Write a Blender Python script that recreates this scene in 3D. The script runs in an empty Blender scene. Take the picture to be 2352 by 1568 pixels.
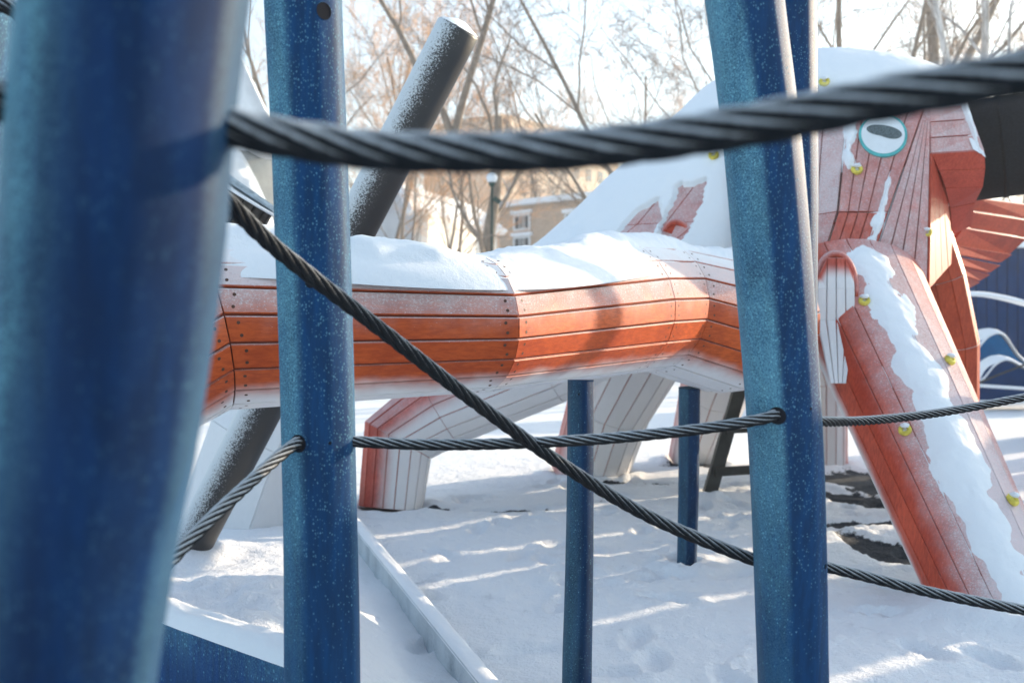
import bpy, math, random
from mathutils import Vector, Matrix, noise
from mathutils.bvhtree import BVHTree
R = math.radians
scene = bpy.context.scene
COL = scene.collection
random.seed(7)

# ------------------------------------------------------------------ camera
CAMZ = 1.5; F = 2287.0; CX = 1176.0; HY = 740.0
cam = bpy.data.cameras.new("camera"); camo = bpy.data.objects.new("camera", cam)
COL.objects.link(camo); scene.camera = camo
camo.location = (0, 0, CAMZ); camo.rotation_euler = (R(90), 0, 0)
cam.lens = 35.0; cam.sensor_width = 36.0; cam.shift_y = -44 / 2352.0
cam.clip_start = 0.05; cam.clip_end = 2000
cam.dof.use_dof = True; cam.dof.focus_distance = 3.7; cam.dof.aperture_fstop = 2.9

# ------------------------------------------------------------------ light
SUN_AZ = 57.0; SUN_EL = 13.5          # degrees right of the view direction, above the horizon
world = bpy.data.worlds.new("World"); scene.world = world; world.use_nodes = True
wn = world.node_tree.nodes; wl = world.node_tree.links
bg = wn["Background"]; bg.inputs[1].default_value = 0.15
sky = wn.new("ShaderNodeTexSky"); sky.sky_type = 'NISHITA'; sky.sun_disc = False
sky.sun_elevation = R(SUN_EL); sky.sun_rotation = R(SUN_AZ)
sky.air_density = 1.0; sky.dust_density = 2.0; sky.ozone_density = 1.0
gel = wn.new('ShaderNodeMix'); gel.data_type = 'RGBA'; gel.blend_type = 'MULTIPLY'; gel.inputs[0].default_value = 1; gel.inputs[7].default_value = (.93, 1.06, 1.12, 1)
bw = wn.new('ShaderNodeRGBToBW'); wl.new(sky.outputs[0], bw.inputs[0]); veil = wn.new('ShaderNodeMix'); veil.data_type = 'RGBA'; veil.inputs[0].default_value = .30
wl.new(sky.outputs[0], veil.inputs[6]); wl.new(bw.outputs[0], veil.inputs[7]); wl.new(veil.outputs[2], gel.inputs[6]); wl.new(gel.outputs[2], bg.inputs[0])
sl = bpy.data.lights.new("sun", 'SUN'); sl.energy = 3.6; sl.angle = R(0.4); sl.color = (1.0, 0.80, 0.57)
slo = bpy.data.objects.new("sun", sl); COL.objects.link(slo)
SD = Vector((math.sin(R(SUN_AZ)) * math.cos(R(SUN_EL)), math.cos(R(SUN_AZ)) * math.cos(R(SUN_EL)), math.sin(R(SUN_EL))))
slo.rotation_euler = SD.to_track_quat('Z', 'Y').to_euler()
scene.view_settings.view_transform = 'Standard'; scene.view_settings.look = 'None'
scene.view_settings.exposure = 1.60; scene.view_settings.gamma = 1.0
scene.cycles.max_bounces = 5; scene.cycles.diffuse_bounces = 3; scene.cycles.glossy_bounces = 2

# ------------------------------------------------------------------ helpers
KD = 1.0                                    # depth factor of the part being built
def P(px, py, D):
    D = D * KD
    return Vector(((px - CX) / F * D, D, CAMZ + (HY - py) / F * D))
def toP(v):
    return (CX + v.x / v.y * F, HY - (v.z - CAMZ) / v.y * F)
def G(px, py, z=0.0):                       # pixel on the ground at height z
    D = (CAMZ - z) * F / (py - HY); return Vector(((px - CX) / F * D, D, z))
def sst(a, b, x):
    t = max(0.0, min(1.0, (x - a) / (b - a))); return t * t * (3 - 2 * t)
def nz(v, s, seed=0.0):
    return noise.noise(Vector((v[0] * s + seed, v[1] * s + seed * 1.7, v[2] * s - seed)))
def fr(v, s, seed=0.0, oct=4):
    a = 1.0; t = 0.0; k = 0
    for i in range(oct):
        t += a * nz(v, s * 2 ** i, seed + i * 3.1); k += a; a *= .5
    return t / k

class MB:
    def __init__(s): s.v = []; s.f = []; s.m = []; s.b = []; s.sm = []; s.t = []; s.tone = .5
    def vert(s, p, b=0.0): s.v.append(Vector(p)); s.b.append(b); s.t.append(s.tone); return len(s.v) - 1
    def face(s, idx, m=0, smooth=False): s.f.append(tuple(idx)); s.m.append(m); s.sm.append(smooth)
    def build(s, name, mats, parent=None, origin=None):
        if parent is not None: origin = wloc(parent)
        o0 = Vector(origin) if origin is not None else Vector((0, 0, 0))
        me = bpy.data.meshes.new(name)
        me.from_pydata([tuple(p - o0) for p in s.v], [], s.f)
        if not isinstance(mats, (list, tuple)): mats = [mats]
        for m in mats: me.materials.append(m)
        me.polygons.foreach_set("material_index", s.m)
        me.polygons.foreach_set("use_smooth", s.sm)
        a = me.attributes.new("belly", 'FLOAT', 'POINT'); a.data.foreach_set("value", s.b)
        a = me.attributes.new("tone", 'FLOAT', 'POINT'); a.data.foreach_set("value", s.t)
        me.update()
        o = bpy.data.objects.new(name, me); COL.objects.link(o)
        if parent is not None: o.parent = parent
        else: o.location = o0
        return o
    def box(s, c, ax, ay, az, m=0, b=0.0):      # half axes vectors
        c = Vector(c); ids = []
        for i in (-1, 1):
            for j in (-1, 1):
                for k in (-1, 1): ids.append(s.vert(c + ax * i + ay * j + az * k, b))
        q = ids
        fl = (ax.cross(ay).dot(az) < 0)
        for f in ((0, 1, 3, 2), (4, 6, 7, 5), (0, 4, 5, 1), (2, 3, 7, 6), (0, 2, 6, 4), (1, 5, 7, 3)):
            s.face([q[i] for i in (f if not fl else f[::-1])], m)
    def prism(s, quad, n, th=.02, g=.003, bev=.003, m=0, bs=(0, 0, 0, 0), ge=None):
        """plank: outer quad a,b (across) c,d; a->b across, b->c along"""
        a, b, c, d = [Vector(x) for x in quad]; s.tone = random.random()
        if ge is None: ge = .0015
        def inset(gx, gy):
            def L(p, q, t): return p + (q - p) * t
            w1 = max((b - a).length, 1e-4); w2 = max((c - d).length, 1e-4); l1 = max((d - a).length, 1e-4); l2 = max((c - b).length, 1e-4)
            def pt(u, v): return (a * (1 - u) + b * u) * (1 - v) + (d * (1 - u) + c * u) * v
            w = (w1 + w2) / 2; l = (l1 + l2) / 2
            u = min(.45, gx / w); v = min(.45, gy / l)
            return [pt(u, v), pt(1 - u, v), pt(1 - u, 1 - v), pt(u, 1 - v)]
        r0 = inset(g + bev, ge + bev * .6); r1 = [p - n * bev for p in inset(g, ge)]; r2 = [p - n * th for p in inset(g, ge)]
        I0 = [s.vert(p, bb) for p, bb in zip(r0, bs)]; I1 = [s.vert(p, bb) for p, bb in zip(r1, bs)]; I2 = [s.vert(p, bb) for p, bb in zip(r2, bs)]
        s.face(I0, m)
        for i in range(4):
            j = (i + 1) % 4
            s.face((I1[i], I1[j], I0[j], I0[i]), m); s.face((I2[i], I2[j], I1[j], I1[i]), m)
    def disc(s, c, n, r, m=1, k=7, lift=.0008):
        n = n.normalized(); u = n.orthogonal().normalized(); w = n.cross(u)
        ids = [s.vert(c + n * lift + (u * math.cos(t) + w * math.sin(t)) * r) for t in [2 * math.pi * i / k for i in range(k)]]
        s.face(ids, m)
    def tube(s, pts, rads, k=8, m=0, caps=True, smooth=True, b=0.0):
        n = len(pts); up = None; rings = []
        for i in range(n):
            t = (pts[min(i + 1, n - 1)] - pts[max(i - 1, 0)]).normalized()
            if up is None: up = t.orthogonal().normalized()
            up = (up - t * up.dot(t)); up = up.normalized() if up.length > 1e-6 else t.orthogonal().normalized()
            w = t.cross(up)
            rings.append([s.vert(pts[i] + (up * math.cos(2 * math.pi * j / k) + w * math.sin(2 * math.pi * j / k)) * rads[i], b) for j in range(k)])
        for i in range(n - 1):
            for j in range(k):
                s.face((rings[i][j], rings[i][(j + 1) % k], rings[i + 1][(j + 1) % k], rings[i + 1][j]), m, smooth)
        if caps:
            s.face(rings[0][::-1], m); s.face(rings[-1], m)

def wloc(o):
    v = Vector((0, 0, 0))
    while o is not None: v += o.location; o = o.parent
    return v
def tag(o, label=None, cat=None, group=None, kind=None):
    if label: o['label'] = label
    if cat: o['category'] = cat
    if group: o['group'] = group
    if kind: o['kind'] = kind
    return o
def empty(name, loc, label, cat, group=None):
    o = bpy.data.objects.new(name, None); COL.objects.link(o); o.location = loc
    o.empty_display_size = .1
    return tag(o, label, cat, group)
def catmull(pts, n):
    """pts: list of Vectors (any dim as tuple lists). returns n samples"""
    out = []; m = len(pts)
    for i in range(n):
        t = i / (n - 1) * (m - 1); k = min(int(t), m - 2); f = t - k
        p0 = pts[max(k - 1, 0)]; p1 = pts[k]; p2 = pts[k + 1]; p3 = pts[min(k + 2, m - 1)]
        out.append([.5 * ((2 * b) + (-a + c) * f + (2 * a - 5 * b + 4 * c - d) * f * f + (-a + 3 * b - 3 * c + d) * f ** 3) for a, b, c, d in zip(p0, p1, p2, p3)])
    return out

# ------------------------------------------------------------------ materials
def mat(name):
    m = bpy.data.materials.new(name); m.use_nodes = True
    nt = m.node_tree; return m, nt, nt.nodes, nt.links, nt.nodes["Principled BSDF"]
class N:
    """tiny node helper"""
    def __init__(s, nt): s.nt = nt; s.n = nt.nodes; s.l = nt.links
    def _set(s, sock, v):
        if isinstance(v, bpy.types.NodeSocket): s.l.new(v, sock)
        else: sock.default_value = v
    def math(s, op, a, b=0.0, clamp=False):
        n = s.n.new("ShaderNodeMath"); n.operation = op; n.use_clamp = clamp
        s._set(n.inputs[0], a); s._set(n.inputs[1], b); return n.outputs[0]
    def mapr(s, v, a, b, c=0.0, d=1.0, smooth=True):
        n = s.n.new("ShaderNodeMapRange"); n.interpolation_type = 'SMOOTHSTEP' if smooth else 'LINEAR'
        s._set(n.inputs[0], v); n.inputs[1].default_value = a; n.inputs[2].default_value = b; n.inputs[3].default_value = c; n.inputs[4].default_value = d
        return n.outputs[0]
    def mix(s, f, a, b):
        n = s.n.new("ShaderNodeMix"); n.data_type = 'RGBA'; s._set(n.inputs[0], f)
        s._set(n.inputs[6], a if isinstance(a, bpy.types.NodeSocket) else tuple(a) + (1,)); s._set(n.inputs[7], b if isinstance(b, bpy.types.NodeSocket) else tuple(b) + (1,))
        return n.outputs[2]
    def pos(s): return s.n.new("ShaderNodeNewGeometry").outputs[0]
    def nrm(s):
        g = s.n.new("ShaderNodeNewGeometry"); x = s.n.new("ShaderNodeSeparateXYZ"); s.l.new(g.outputs["True Normal"] if False else g.outputs["Normal"], x.inputs[0]); return x.outputs
    def obj(s): return s.n.new("ShaderNodeTexCoord").outputs["Object"]
    def scale(s, v, sc):
        n = s.n.new("ShaderNodeVectorMath"); n.operation = 'MULTIPLY'; s.l.new(v, n.inputs[0]); n.inputs[1].default_value = sc; return n.outputs[0]
    def noise(s, v, sc, det=3, rough=.55):
        n = s.n.new("ShaderNodeTexNoise"); s.l.new(v, n.inputs["Vector"]); n.inputs["Scale"].default_value = sc
        n.inputs["Detail"].default_value = det; n.inputs["Roughness"].default_value = rough; return n.outputs[0]
    def vor(s, v, sc, feat='F1'):
        n = s.n.new("ShaderNodeTexVoronoi"); n.feature = feat; s.l.new(v, n.inputs["Vector"]); n.inputs["Scale"].default_value = sc; return n.outputs
    def bump(s, h, st, dist, bsdf, chain=None):
        n = s.n.new("ShaderNodeBump"); n.inputs["Strength"].default_value = st; n.inputs["Distance"].default_value = dist
        s._set(n.inputs["Height"], h)
        if chain: s.l.new(chain, n.inputs["Normal"])
        s.l.new(n.outputs[0], bsdf.inputs["Normal"]); return n.outputs[0]
    def attr(s, name):
        n = s.n.new("ShaderNodeAttribute"); n.attribute_name = name; return n.outputs["Fac"]

SNOW = (.86, .88, .90)
def simple(name, col, rough=.6, var=.15, sc=8, bump=.0, metal=0.0, use_obj=False, stretch=(1, 1, 1), spec=.25):
    m, nt, n, l, b = mat(name); h = N(nt); b.inputs['Specular IOR Level'].default_value = spec
    p = h.scale(h.obj() if use_obj else h.pos(), stretch)
    f = h.noise(p, sc, 4)
    c = h.mix(h.mapr(f, .3, .7), [x * (1 - var) for x in col], [min(1, x * (1 + var)) for x in col])
    l.new(c, b.inputs["Base Color"]); b.inputs["Roughness"].default_value = rough; b.inputs["Metallic"].default_value = metal
    if bump: h.bump(h.noise(p, sc * 12, 4), bump, .004, b)
    return m

def snow_mat(name, scale=1.0):
    m, nt, n, l, b = mat(name); h = N(nt); p = h.pos()
    b.inputs["Roughness"].default_value = .75
    l.new(h.mix(h.noise(p, 3, 3), SNOW, (.82, .84, .87)), b.inputs["Base Color"])
    b.inputs["Specular IOR Level"].default_value = .25
    hgt = h.math('ADD', h.noise(p, 26 * scale, 4, .6), h.math('MULTIPLY', h.noise(p, 170 * scale, 3, .7), .3))
    h.bump(hgt, .35, .012 / scale, b)
    return m

def plank_mat(name, paint, white=(.78, .76, .76), b0=-.8, b1=-.5, frost=1.0, f0=-.42, f1=.92, k=.5, st=(2, 2, 9), tk=.93):
    """painted planks: colour fades into a white belly (attribute), frost where the face looks up"""
    m, nt, n, l, b = mat(name); h = N(nt); p = h.pos()
    soft = h.noise(p, 5, 3)
    bel = h.math('ADD', h.attr("belly"), h.math('MULTIPLY', h.math('SUBTRACT', soft, .5), .25))
    fac = h.mapr(bel, b0, b1)
    grain = h.noise(h.scale(p, st), 9, 6, .7)
    var = h.math('ADD', h.math('MULTIPLY', grain, .6), h.math('MULTIPLY', h.noise(p, 3.5, 4, .6), .4))
    pc = h.mix(h.mapr(var, .36, .66), [paint[0] * .62, paint[1] * .55, paint[2] * .5], [paint[0] * 1.12, paint[1] * 1.3, paint[2] * 1.25])
    pc = h.mix(h.math('MULTIPLY', h.attr('tone'), .38), pc, [paint[0] * .62, paint[1] * .45, paint[2] * .5])
    wc = h.mix(h.mapr(var, .3, .75), [c * .93 for c in white], white)
    base = h.mix(fac, wc, pc)
    # dirt specks
    sp = h.noise(p, 60, 2)
    base = h.mix(h.mapr(sp, .72, .8, 0, .35), base, (.12, .08, .06))
    nn = h.math('ADD', h.math('MULTIPLY', h.nrm()[2], 1 - k), h.math('MULTIPLY', h.attr('belly'), k))
    big = h.noise(p, 9, 4, .6)
    amt = h.mapr(h.math('ADD', nn, h.math('MULTIPLY', h.math('SUBTRACT', big, .5), .35)), f0, f1)
    fine = h.noise(h.scale(p, (1, 1, 1.4)), 95, 3, .8)
    speck = h.mapr(h.math('ADD', fine, h.math('MULTIPLY', h.math('SUBTRACT', amt, .5), .70)), .42, .66)
    thick = h.mapr(amt, .62, 1.0, 0, tk)
    fr_ = h.math('MULTIPLY', h.math('MAXIMUM', h.math('MAXIMUM', h.math('MULTIPLY', speck, .66), h.mapr(amt, .12, .85, 0, .6)), thick), frost)
    fr_ = h.math('MULTIPLY', fr_, h.mapr(amt, 0, .08))
    l.new(h.mix(fr_, base, SNOW), b.inputs["Base Color"])
    l.new(h.mapr(fr_, 0, .5, .5, .85), b.inputs["Roughness"]); b.inputs['Specular IOR Level'].default_value = .25
    hh = h.math('MULTIPLY', h.math('ADD', speck, fine), fr_)
    c1 = h.bump(h.noise(h.scale(p, st), 26, 5, .7), .25, .003, b)
    h.bump(hh, .6, .003, b, c1)
    return m

def post_mat(name, paint, amount=1.0, z0=.5, z1=1.35, vs=165, dotk=.75, filml=.46, rimk=.12, fcol=(.24, .56, .66)):
    """blue varnished post with frost crystals, denser on both flanks"""
    m, nt, n, l, b = mat(name); h = N(nt); p = h.pos(); nr = h.nrm()
    grain = h.noise(h.scale(p, (1, 1, .12)), 40, 4, .6)
    base = h.mix(h.mapr(grain, .3, .75), [c * .75 for c in paint], [c * 1.25 for c in paint])
    left = h.mapr(nr[0], .0, -.45); rim = h.mapr(nr[0], .80, .95); right = h.mapr(nr[0], .5, .8)
    up = h.mapr(nr[2], .2, .8)
    patch = h.noise(h.scale(p, (1, 1, .5)), 7, 4)
    sz = n.new("ShaderNodeSeparateXYZ"); l.new(p, sz.inputs[0])
    hz = h.mapr(sz.outputs[2], z0, z1, .25, 1)
    pj = h.noise(p, 60, 2); v = h.vor(h.scale(p, (1, 1, .75)), vs)
    fine = h.noise(p, vs * 1.5, 3, .8)
    dens = h.math('ADD', .62, h.math('ADD', h.math('MULTIPLY', left, .30), h.math('ADD', h.math('MULTIPLY', right, .3), h.math('MULTIPLY', up, .8))))
    dens = h.math('MULTIPLY', h.math('ADD', dens, h.math('MULTIPLY', h.math('SUBTRACT', patch, .5), .8)), h.math('MULTIPLY', hz, amount))
    rnd = n.new("ShaderNodeSeparateColor"); l.new(v[1], rnd.inputs[0])
    dot = h.mapr(h.math('ADD', v[0], h.math('MULTIPLY', h.math('SUBTRACT', pj, .5), .7)), .16, .42, 1, 0)
    keep = h.mapr(h.math('SUBTRACT', dens, rnd.outputs[0]), -.05, .15)
    dots = h.math('MULTIPLY', h.math('MULTIPLY', dot, keep), h.math('MULTIPLY', h.math('ADD', .12, h.math('MULTIPLY', rnd.outputs[1], .38)), dotk))
    filmk = h.math('ADD', h.math('MULTIPLY', left, filml), h.math('ADD', h.math('MULTIPLY', rim, rimk), h.math('MULTIPLY', up, .5)))
    film = h.math('MULTIPLY', h.math('MULTIPLY', filmk, h.mapr(h.math('ADD', fine, h.math('MULTIPLY', patch, .4)), .52, .84, .12, 1.0)), hz)
    f = h.math('MINIMUM', h.math('ADD', h.math('MULTIPLY', dots, 1.0), h.math('MULTIPLY', film, amount)), .9)
    l.new(h.mix(f, base, fcol), b.inputs["Base Color"])
    l.new(h.mapr(f, 0, .5, .6, .85), b.inputs["Roughness"])
    b.inputs["Specular IOR Level"].default_value = .15
    c1 = h.bump(grain, .12, .003, b); h.bump(f, .6, .0015, b, c1)
    return m

def rope_mat(name, u0=.05, u1=1.05, a=.62):
    m, nt, n, l, b = mat(name); h = N(nt); p = h.pos(); nr = h.nrm()
    fine = h.noise(p, 260, 3, .75); big = h.noise(p, 45, 3)
    base = h.mix(big, (.005, .0065, .009), (.014, .017, .021))
    up = h.math('ADD', nr[2], h.math('MULTIPLY', h.math('SUBTRACT', fine, .5), .8))
    up = h.math('ADD', up, h.math('MULTIPLY', h.math('SUBTRACT', big, .5), .5))
    f = h.math('MULTIPLY', h.mapr(up, u0, u1), a)
    l.new(h.mix(f, base, (.72, .76, .80)), b.inputs["Base Color"]); b.inputs["Roughness"].default_value = .8; b.inputs['Specular IOR Level'].default_value = .12
    h.bump(fine, .5, .0015, b)
    return m

def bark_mat(name, c0, c1, snow=.35, sc=14):
    m, nt, n, l, b = mat(name); h = N(nt); p = h.obj()
    f = h.noise(h.scale(p, (1, 1, .3)), sc, 5, .65)
    c = h.mix(h.mapr(f, .3, .7), c0, c1)
    up = h.mapr(h.math('ADD', h.nrm()[2], h.math('MULTIPLY', h.math('SUBTRACT', h.noise(p, 4, 2), .5), 1.0)), .45, .8, 0, snow)
    l.new(h.mix(up, c, SNOW), b.inputs["Base Color"]); b.inputs["Roughness"].default_value = .8
    return m

M = {}
M['snow'] = snow_mat("snow")
M['snow_soft'] = snow_mat("snow_soft", .8)
M['orange'] = plank_mat("orange_planks", (.60, .092, .016), b0=-.92, b1=-.62)
M['orange_leg'] = plank_mat("orange_white_leg_planks", (.60, .075, .035), b0=-.62, b1=-.22, frost=1.0, f0=-.1, f1=1.35, k=.75, st=(9, 9, 2))
M['orange_far'] = plank_mat("white_leg_planks", (.60, .10, .07), b0=.45, b1=1.1, frost=.5, f0=.2, f1=.9, k=0, st=(9, 9, 2))
M['face'] = plank_mat("face_planks", (.58, .085, .05), b0=-9, b1=-8, f0=-.35, f1=1.0, k=.7, st=(9, 9, 2))
M['jaw'] = plank_mat("red_planks", (.55, .07, .035), b0=-9, b1=-8, f0=.3, f1=.9, frost=.5, k=0)
M['knee'] = plank_mat('red_leg_planks', (.56, .085, .035), b0=-9, b1=-8, f0=-.15, f1=1.1, k=0, st=(9, 9, 2))
M['white_leg'] = plank_mat("white_planks", (.7, .7, .7), white=(.74, .74, .75), frost=.3, f0=.3, k=0, st=(4, 4, 2), b0=8, b1=9)
M['core'] = simple("plank_gap_wood", (.16, .035, .02), .8)
M['core_white'] = simple("plank_gap_wood_pale", (.42, .12, .09), .8)
M['core_grey'] = simple('plank_gap_grey', (.22, .21, .21), .8)
M['screw'] = simple("rusty_screw", (.10, .045, .03), .6)
M['blue'] = post_mat("blue_post_frosted", (.0004, .037, .115))
M['blue_near'] = post_mat("blue_post_near", (.0003, .020, .074), .8, z0=-.5, z1=1.0, vs=170, dotk=.15, filml=.60, rimk=.12)
M['blue_low'] = post_mat("blue_post_lower", (.0004, .036, .112), .55)
M['blue_low2'] = post_mat("blue_support", (.0004, .026, .08), .35, z0=-1, z1=0)
M['hole'] = simple("hole_gap_shade", (.004, .006, .012), .9)
M['rope'] = rope_mat("frosted_rope")
M['rope_near'] = rope_mat('snowy_rope', -.05, .75, .62)
M['pole'] = None
M['ladder'] = simple("dark_steel", (.035, .037, .035), .5, .3, 10, .2)
M['yellow'] = simple("yellow_hold", (.70, .58, .10), .6, .25, 20, .4)
M['rubbertube'] = simple("black_tube", (.010, .013, .018), .8, .25, 60, .3, spec=.12)
M['teal'] = simple("teal_paint", (.09, .42, .42), .5, .15, 20)
M['eyewhite'] = simple("eye_white", (.75, .78, .8), .5, .05)
M['pupil'] = simple("eye_pupil", (.10, .13, .14), .6, .5, 120)
M['bluewall'] = simple("blue_boards", (.0005, .034, .115), .9, .12, 4, spec=.0)
M['bluewall2'] = simple("mid_blue_boards", (.004, .10, .25), .9, .12, 4, spec=.0)
M['bark'] = bark_mat("bark", (.17, .13, .10), (.30, .24, .19))
M['twig'] = bark_mat("twig", (.52, .29, .15), (.74, .46, .27), .2)
M['twig_dark'] = bark_mat("twig_dark", (.16, .13, .11), (.30, .25, .22), .4)
M['twig_far'] = bark_mat("twig_far", (.55, .35, .22), (.75, .52, .36), .2)
M['birch'] = bark_mat("birch", (.25, .22, .2), (.70, .68, .66), .2, 5)
M['canopy'] = simple("white_canopy", (.75, .77, .79), .5, .04)
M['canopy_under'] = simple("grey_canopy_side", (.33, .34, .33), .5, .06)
M['darkwood'] = simple("dark_boards", (.045, .04, .036), .7, .5, 30, .4)
M['stucco'] = simple("pale_plaster", (.72, .69, .64), .9, .06, 1)
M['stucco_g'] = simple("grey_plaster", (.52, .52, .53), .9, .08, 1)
M['tan'] = simple("tan_facade", (.62, .50, .38), .9, .1, .3)
M['glass'] = simple("window_glass", (.06, .07, .08), .15, .4, .8)
M['frame'] = simple("white_frame", (.7, .7, .7), .6, .04)
M['lampgreen'] = simple("lamp_green", (.015, .05, .045), .5)
M['globe'] = simple("lamp_globe", (.72, .77, .82), .3, .02)

def pole_mat():
    m, nt, n, l, b = mat("dark_pole_frosted"); h = N(nt); p = h.pos(); nr = h.nrm()
    fine = h.noise(p, 120, 3, .8); big = h.noise(p, 6, 3)
    k = h.math('ADD', h.math('MULTIPLY', nr[0], -.8), h.math('MULTIPLY', nr[2], .35))
    k = h.math('ADD', k, h.math('MULTIPLY', h.math('SUBTRACT', big, .5), .3))
    amt = h.mapr(k, -.55, .75, smooth=False)
    sp = h.mapr(h.math('ADD', fine, h.math('MULTIPLY', h.math('SUBTRACT', amt, .5), .50)), .45, .64)
    sp = h.math('MULTIPLY', sp, h.mapr(amt, 0, .1))
    base = h.mix(big, (.014, .016, .019), (.028, .029, .032))
    l.new(h.mix(h.math('MULTIPLY', sp, .8), base, (.70, .75, .78)), b.inputs["Base Color"]); b.inputs["Roughness"].default_value = .45
    h.bump(sp, .5, .003, b); return m
M['pole'] = pole_mat()

def brick_mat():
    m, nt, n, l, b = mat("tan_brick"); h = N(nt); p = h.obj()
    br = n.new("ShaderNodeTexBrick"); l.new(p, br.inputs["Vector"]); br.inputs["Scale"].default_value = 3.5
    mp = n.new("ShaderNodeMapping"); mp.inputs["Rotation"].default_value = (R(90), 0, 0); l.new(p, mp.inputs[0]); l.new(mp.outputs[0], br.inputs["Vector"])
    br.inputs["Color1"].default_value = (.46, .31, .21, 1); br.inputs["Color2"].default_value = (.56, .40, .29, 1); br.inputs["Mortar"].default_value = (.5, .44, .38, 1)
    l.new(br.outputs[0], b.inputs["Base Color"]); b.inputs["Roughness"].default_value = .9
    return m
M['brick'] = brick_mat()

def ground_mat():
    m, nt, n, l, b = mat("ground_snow"); h = N(nt); p = h.pos()
    bare = h.attr("belly")
    nn = h.noise(p, 9, 6, .7)
    f = h.mapr(h.math('ADD', bare, h.math('MULTIPLY', h.math('SUBTRACT', nn, .5), .8)), .52, .60)
    grit = h.noise(p, 90, 3, .7)
    rub = h.mix(h.mapr(grit, .35, .7), (.012, .016, .024), (.05, .06, .075))
    dirt = h.mapr(h.noise(h.scale(p, (1.3, 1, 1)), 4.2, 7, .72), .58, .72, 0, .38)
    sn = h.mix(h.noise(p, 1.5, 3), SNOW, (.80, .82, .86))
    sn = h.mix(dirt, sn, (.42, .43, .46))
    l.new(h.mix(f, sn, rub), b.inputs["Base Color"])
    b.inputs["Roughness"].default_value = .8; b.inputs["Specular IOR Level"].default_value = .2
    hh = h.math('ADD', h.math('ADD', h.noise(p, 14, 5, .65), h.math('MULTIPLY', h.noise(p, 60, 4, .7), .35)), h.math('MULTIPLY', f, -.4))
    h.bump(hh, .7, .035, b)
    return m
M['ground'] = ground_mat()

# ------------------------------------------------------------------ ground
def axis(a, b, fine, lo, hi, grow=1.25):
    xs = []; x = a
    while x <= b: xs.append(x); x += fine
    st = fine
    while xs[-1] < hi: st *= grow; xs.append(xs[-1] + st)
    st = fine; pre = []
    x = a
    while x > lo: st *= grow; x -= st; pre.append(x)
    return pre[::-1] + xs
BARE = [((3.3, 9.5), .5, .75, .1), ((2.95, 8.4), .28, .5, -.3), ((2.5, 6.5), .22, .62, -.25), ((-.75, 8.0), .35, .08, 0), ((-.05, 7.95), .35, .05, 0), ((1.15, 9.3), .45, .09, 0), ((1.95, 10.6), .4, .25, 0), ((2.5, 7.3), .5, .15, 0), ((.95, 8.35), .3, .05, 0)]
_r = random.Random(12); STEPS = []
for i in range(120):
    a_ = _r.uniform(0, 6.28); STEPS.append((_r.uniform(-.6, 3.4), _r.uniform(3.6, 9.5), math.cos(a_), math.sin(a_)))
MOUND = [(.27, 3.95, .06), (1.06, 6.05, .06), (-1.97, 5.85, .13), (-.96, 8.05, .28), (.78, 9.85, .38), (1.97, 10.85, .26), (3.3, 10.5, .22), (2.6, 5.15, .33), (1.7, 8.55, .07)]
def ground_h(x, y):
    v = (x, y, 0)
    hgt = 0.0
    near = sst(16, 9, y) if y > 0 else 1
    hgt += .030 * fr(v, .8, 1.0, 3) + .015 * near * fr(v, 4.5, 5.0, 4) + .008 * near * nz(v, 15, 2) + .006 * near * max(0, fr(v, 8, 41, 3)) 
    hgt += .10 * math.exp(-(((x - 2.55) / .42) ** 2 + ((y - 5.1) / .35) ** 2))
    for bx, by, br_ in MOUND:
        d_ = math.hypot(x - bx, y - by)
        if d_ < br_ + .5: hgt += (.035 + .02 * nz(v, 9, 3)) * math.exp(-((d_ - br_ - .07) / .09) ** 2) - .03 * (d_ < br_)
    for fx_, fy_, ca, sa in STEPS:
        dx = x - fx_; dy = y - fy_
        if abs(dx) < .3 and abs(dy) < .3:
            a_ = (dx * ca + dy * sa) / .15; b_ = (-dx * sa + dy * ca) / .06; q_ = a_ * a_ + b_ * b_
            if q_ < 5: hgt += -.032 * math.exp(-q_ * q_) + .013 * math.exp(-(q_ - 1.9) ** 2)
    # churned, trampled band
    band = math.exp(-((y - .55 * x - 5.75) / .38) ** 2) * sst(-1.2, .2, x) * sst(4.2, 2.6, x)
    band += .7 * math.exp(-((y - .62 * x - 7.45) / .30) ** 2) * sst(-.8, .3, x) * sst(4.2, 2.6, x)
    hgt += band * (.035 + .055 * abs(fr(v, 6.5, 9.0, 4)))
    # bank behind the blue board at the left
    bank = sst(-.35, -1.1, x + (y - 4.2) * .1) * sst(3.0, 3.3, y) * sst(5.9, 4.2, y)
    bd = (y - 4.95) - (x + 2.9) * (2.99 - 4.95) / (-.56 + 2.9)
    bank *= sst(-.02, .06, bd)
    hgt += bank * (.25 + .10 * fr(v, 2.3, 4.0, 4) + .09 * abs(fr(v, 5, 14.0, 4)))
    lump = math.exp(-(((x + 2.1) / .6) ** 2 + ((y - 5.9) / .45) ** 2))
    hgt += .12 * lump * (1 + .6 * fr(v, 4, 2, 4))
    # drift left of the snowy kerb
    kx = -1.0 + (6.64 - y) * .323
    hgt += .075 * sst(kx - .05, kx - .5, x) * sst(8, 6.6, y) * sst(2.4, 3.2, y)
    hgt += max(0, y - 60) * .0
    return hgt
def bare_m(x, y):
    b = 0.0
    for (cx, cy), rx, ry, tilt in BARE:
        dx = x - cx; dy = y - cy; dx2 = dx - tilt * dy
        b = max(b, 1.25 * math.exp(-((dx2 / rx) ** 2 + (dy / ry) ** 2)))
    return b + (.75 * fr((x, y, 0), 2.6, 31, 5) if b > .05 else 0) * min(1, b * 2)
g = MB()
xs = axis(-3.2, 4.6, .03, -420, 420); ys = axis(2.2, 11.5, .035, -60, 900)
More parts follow.
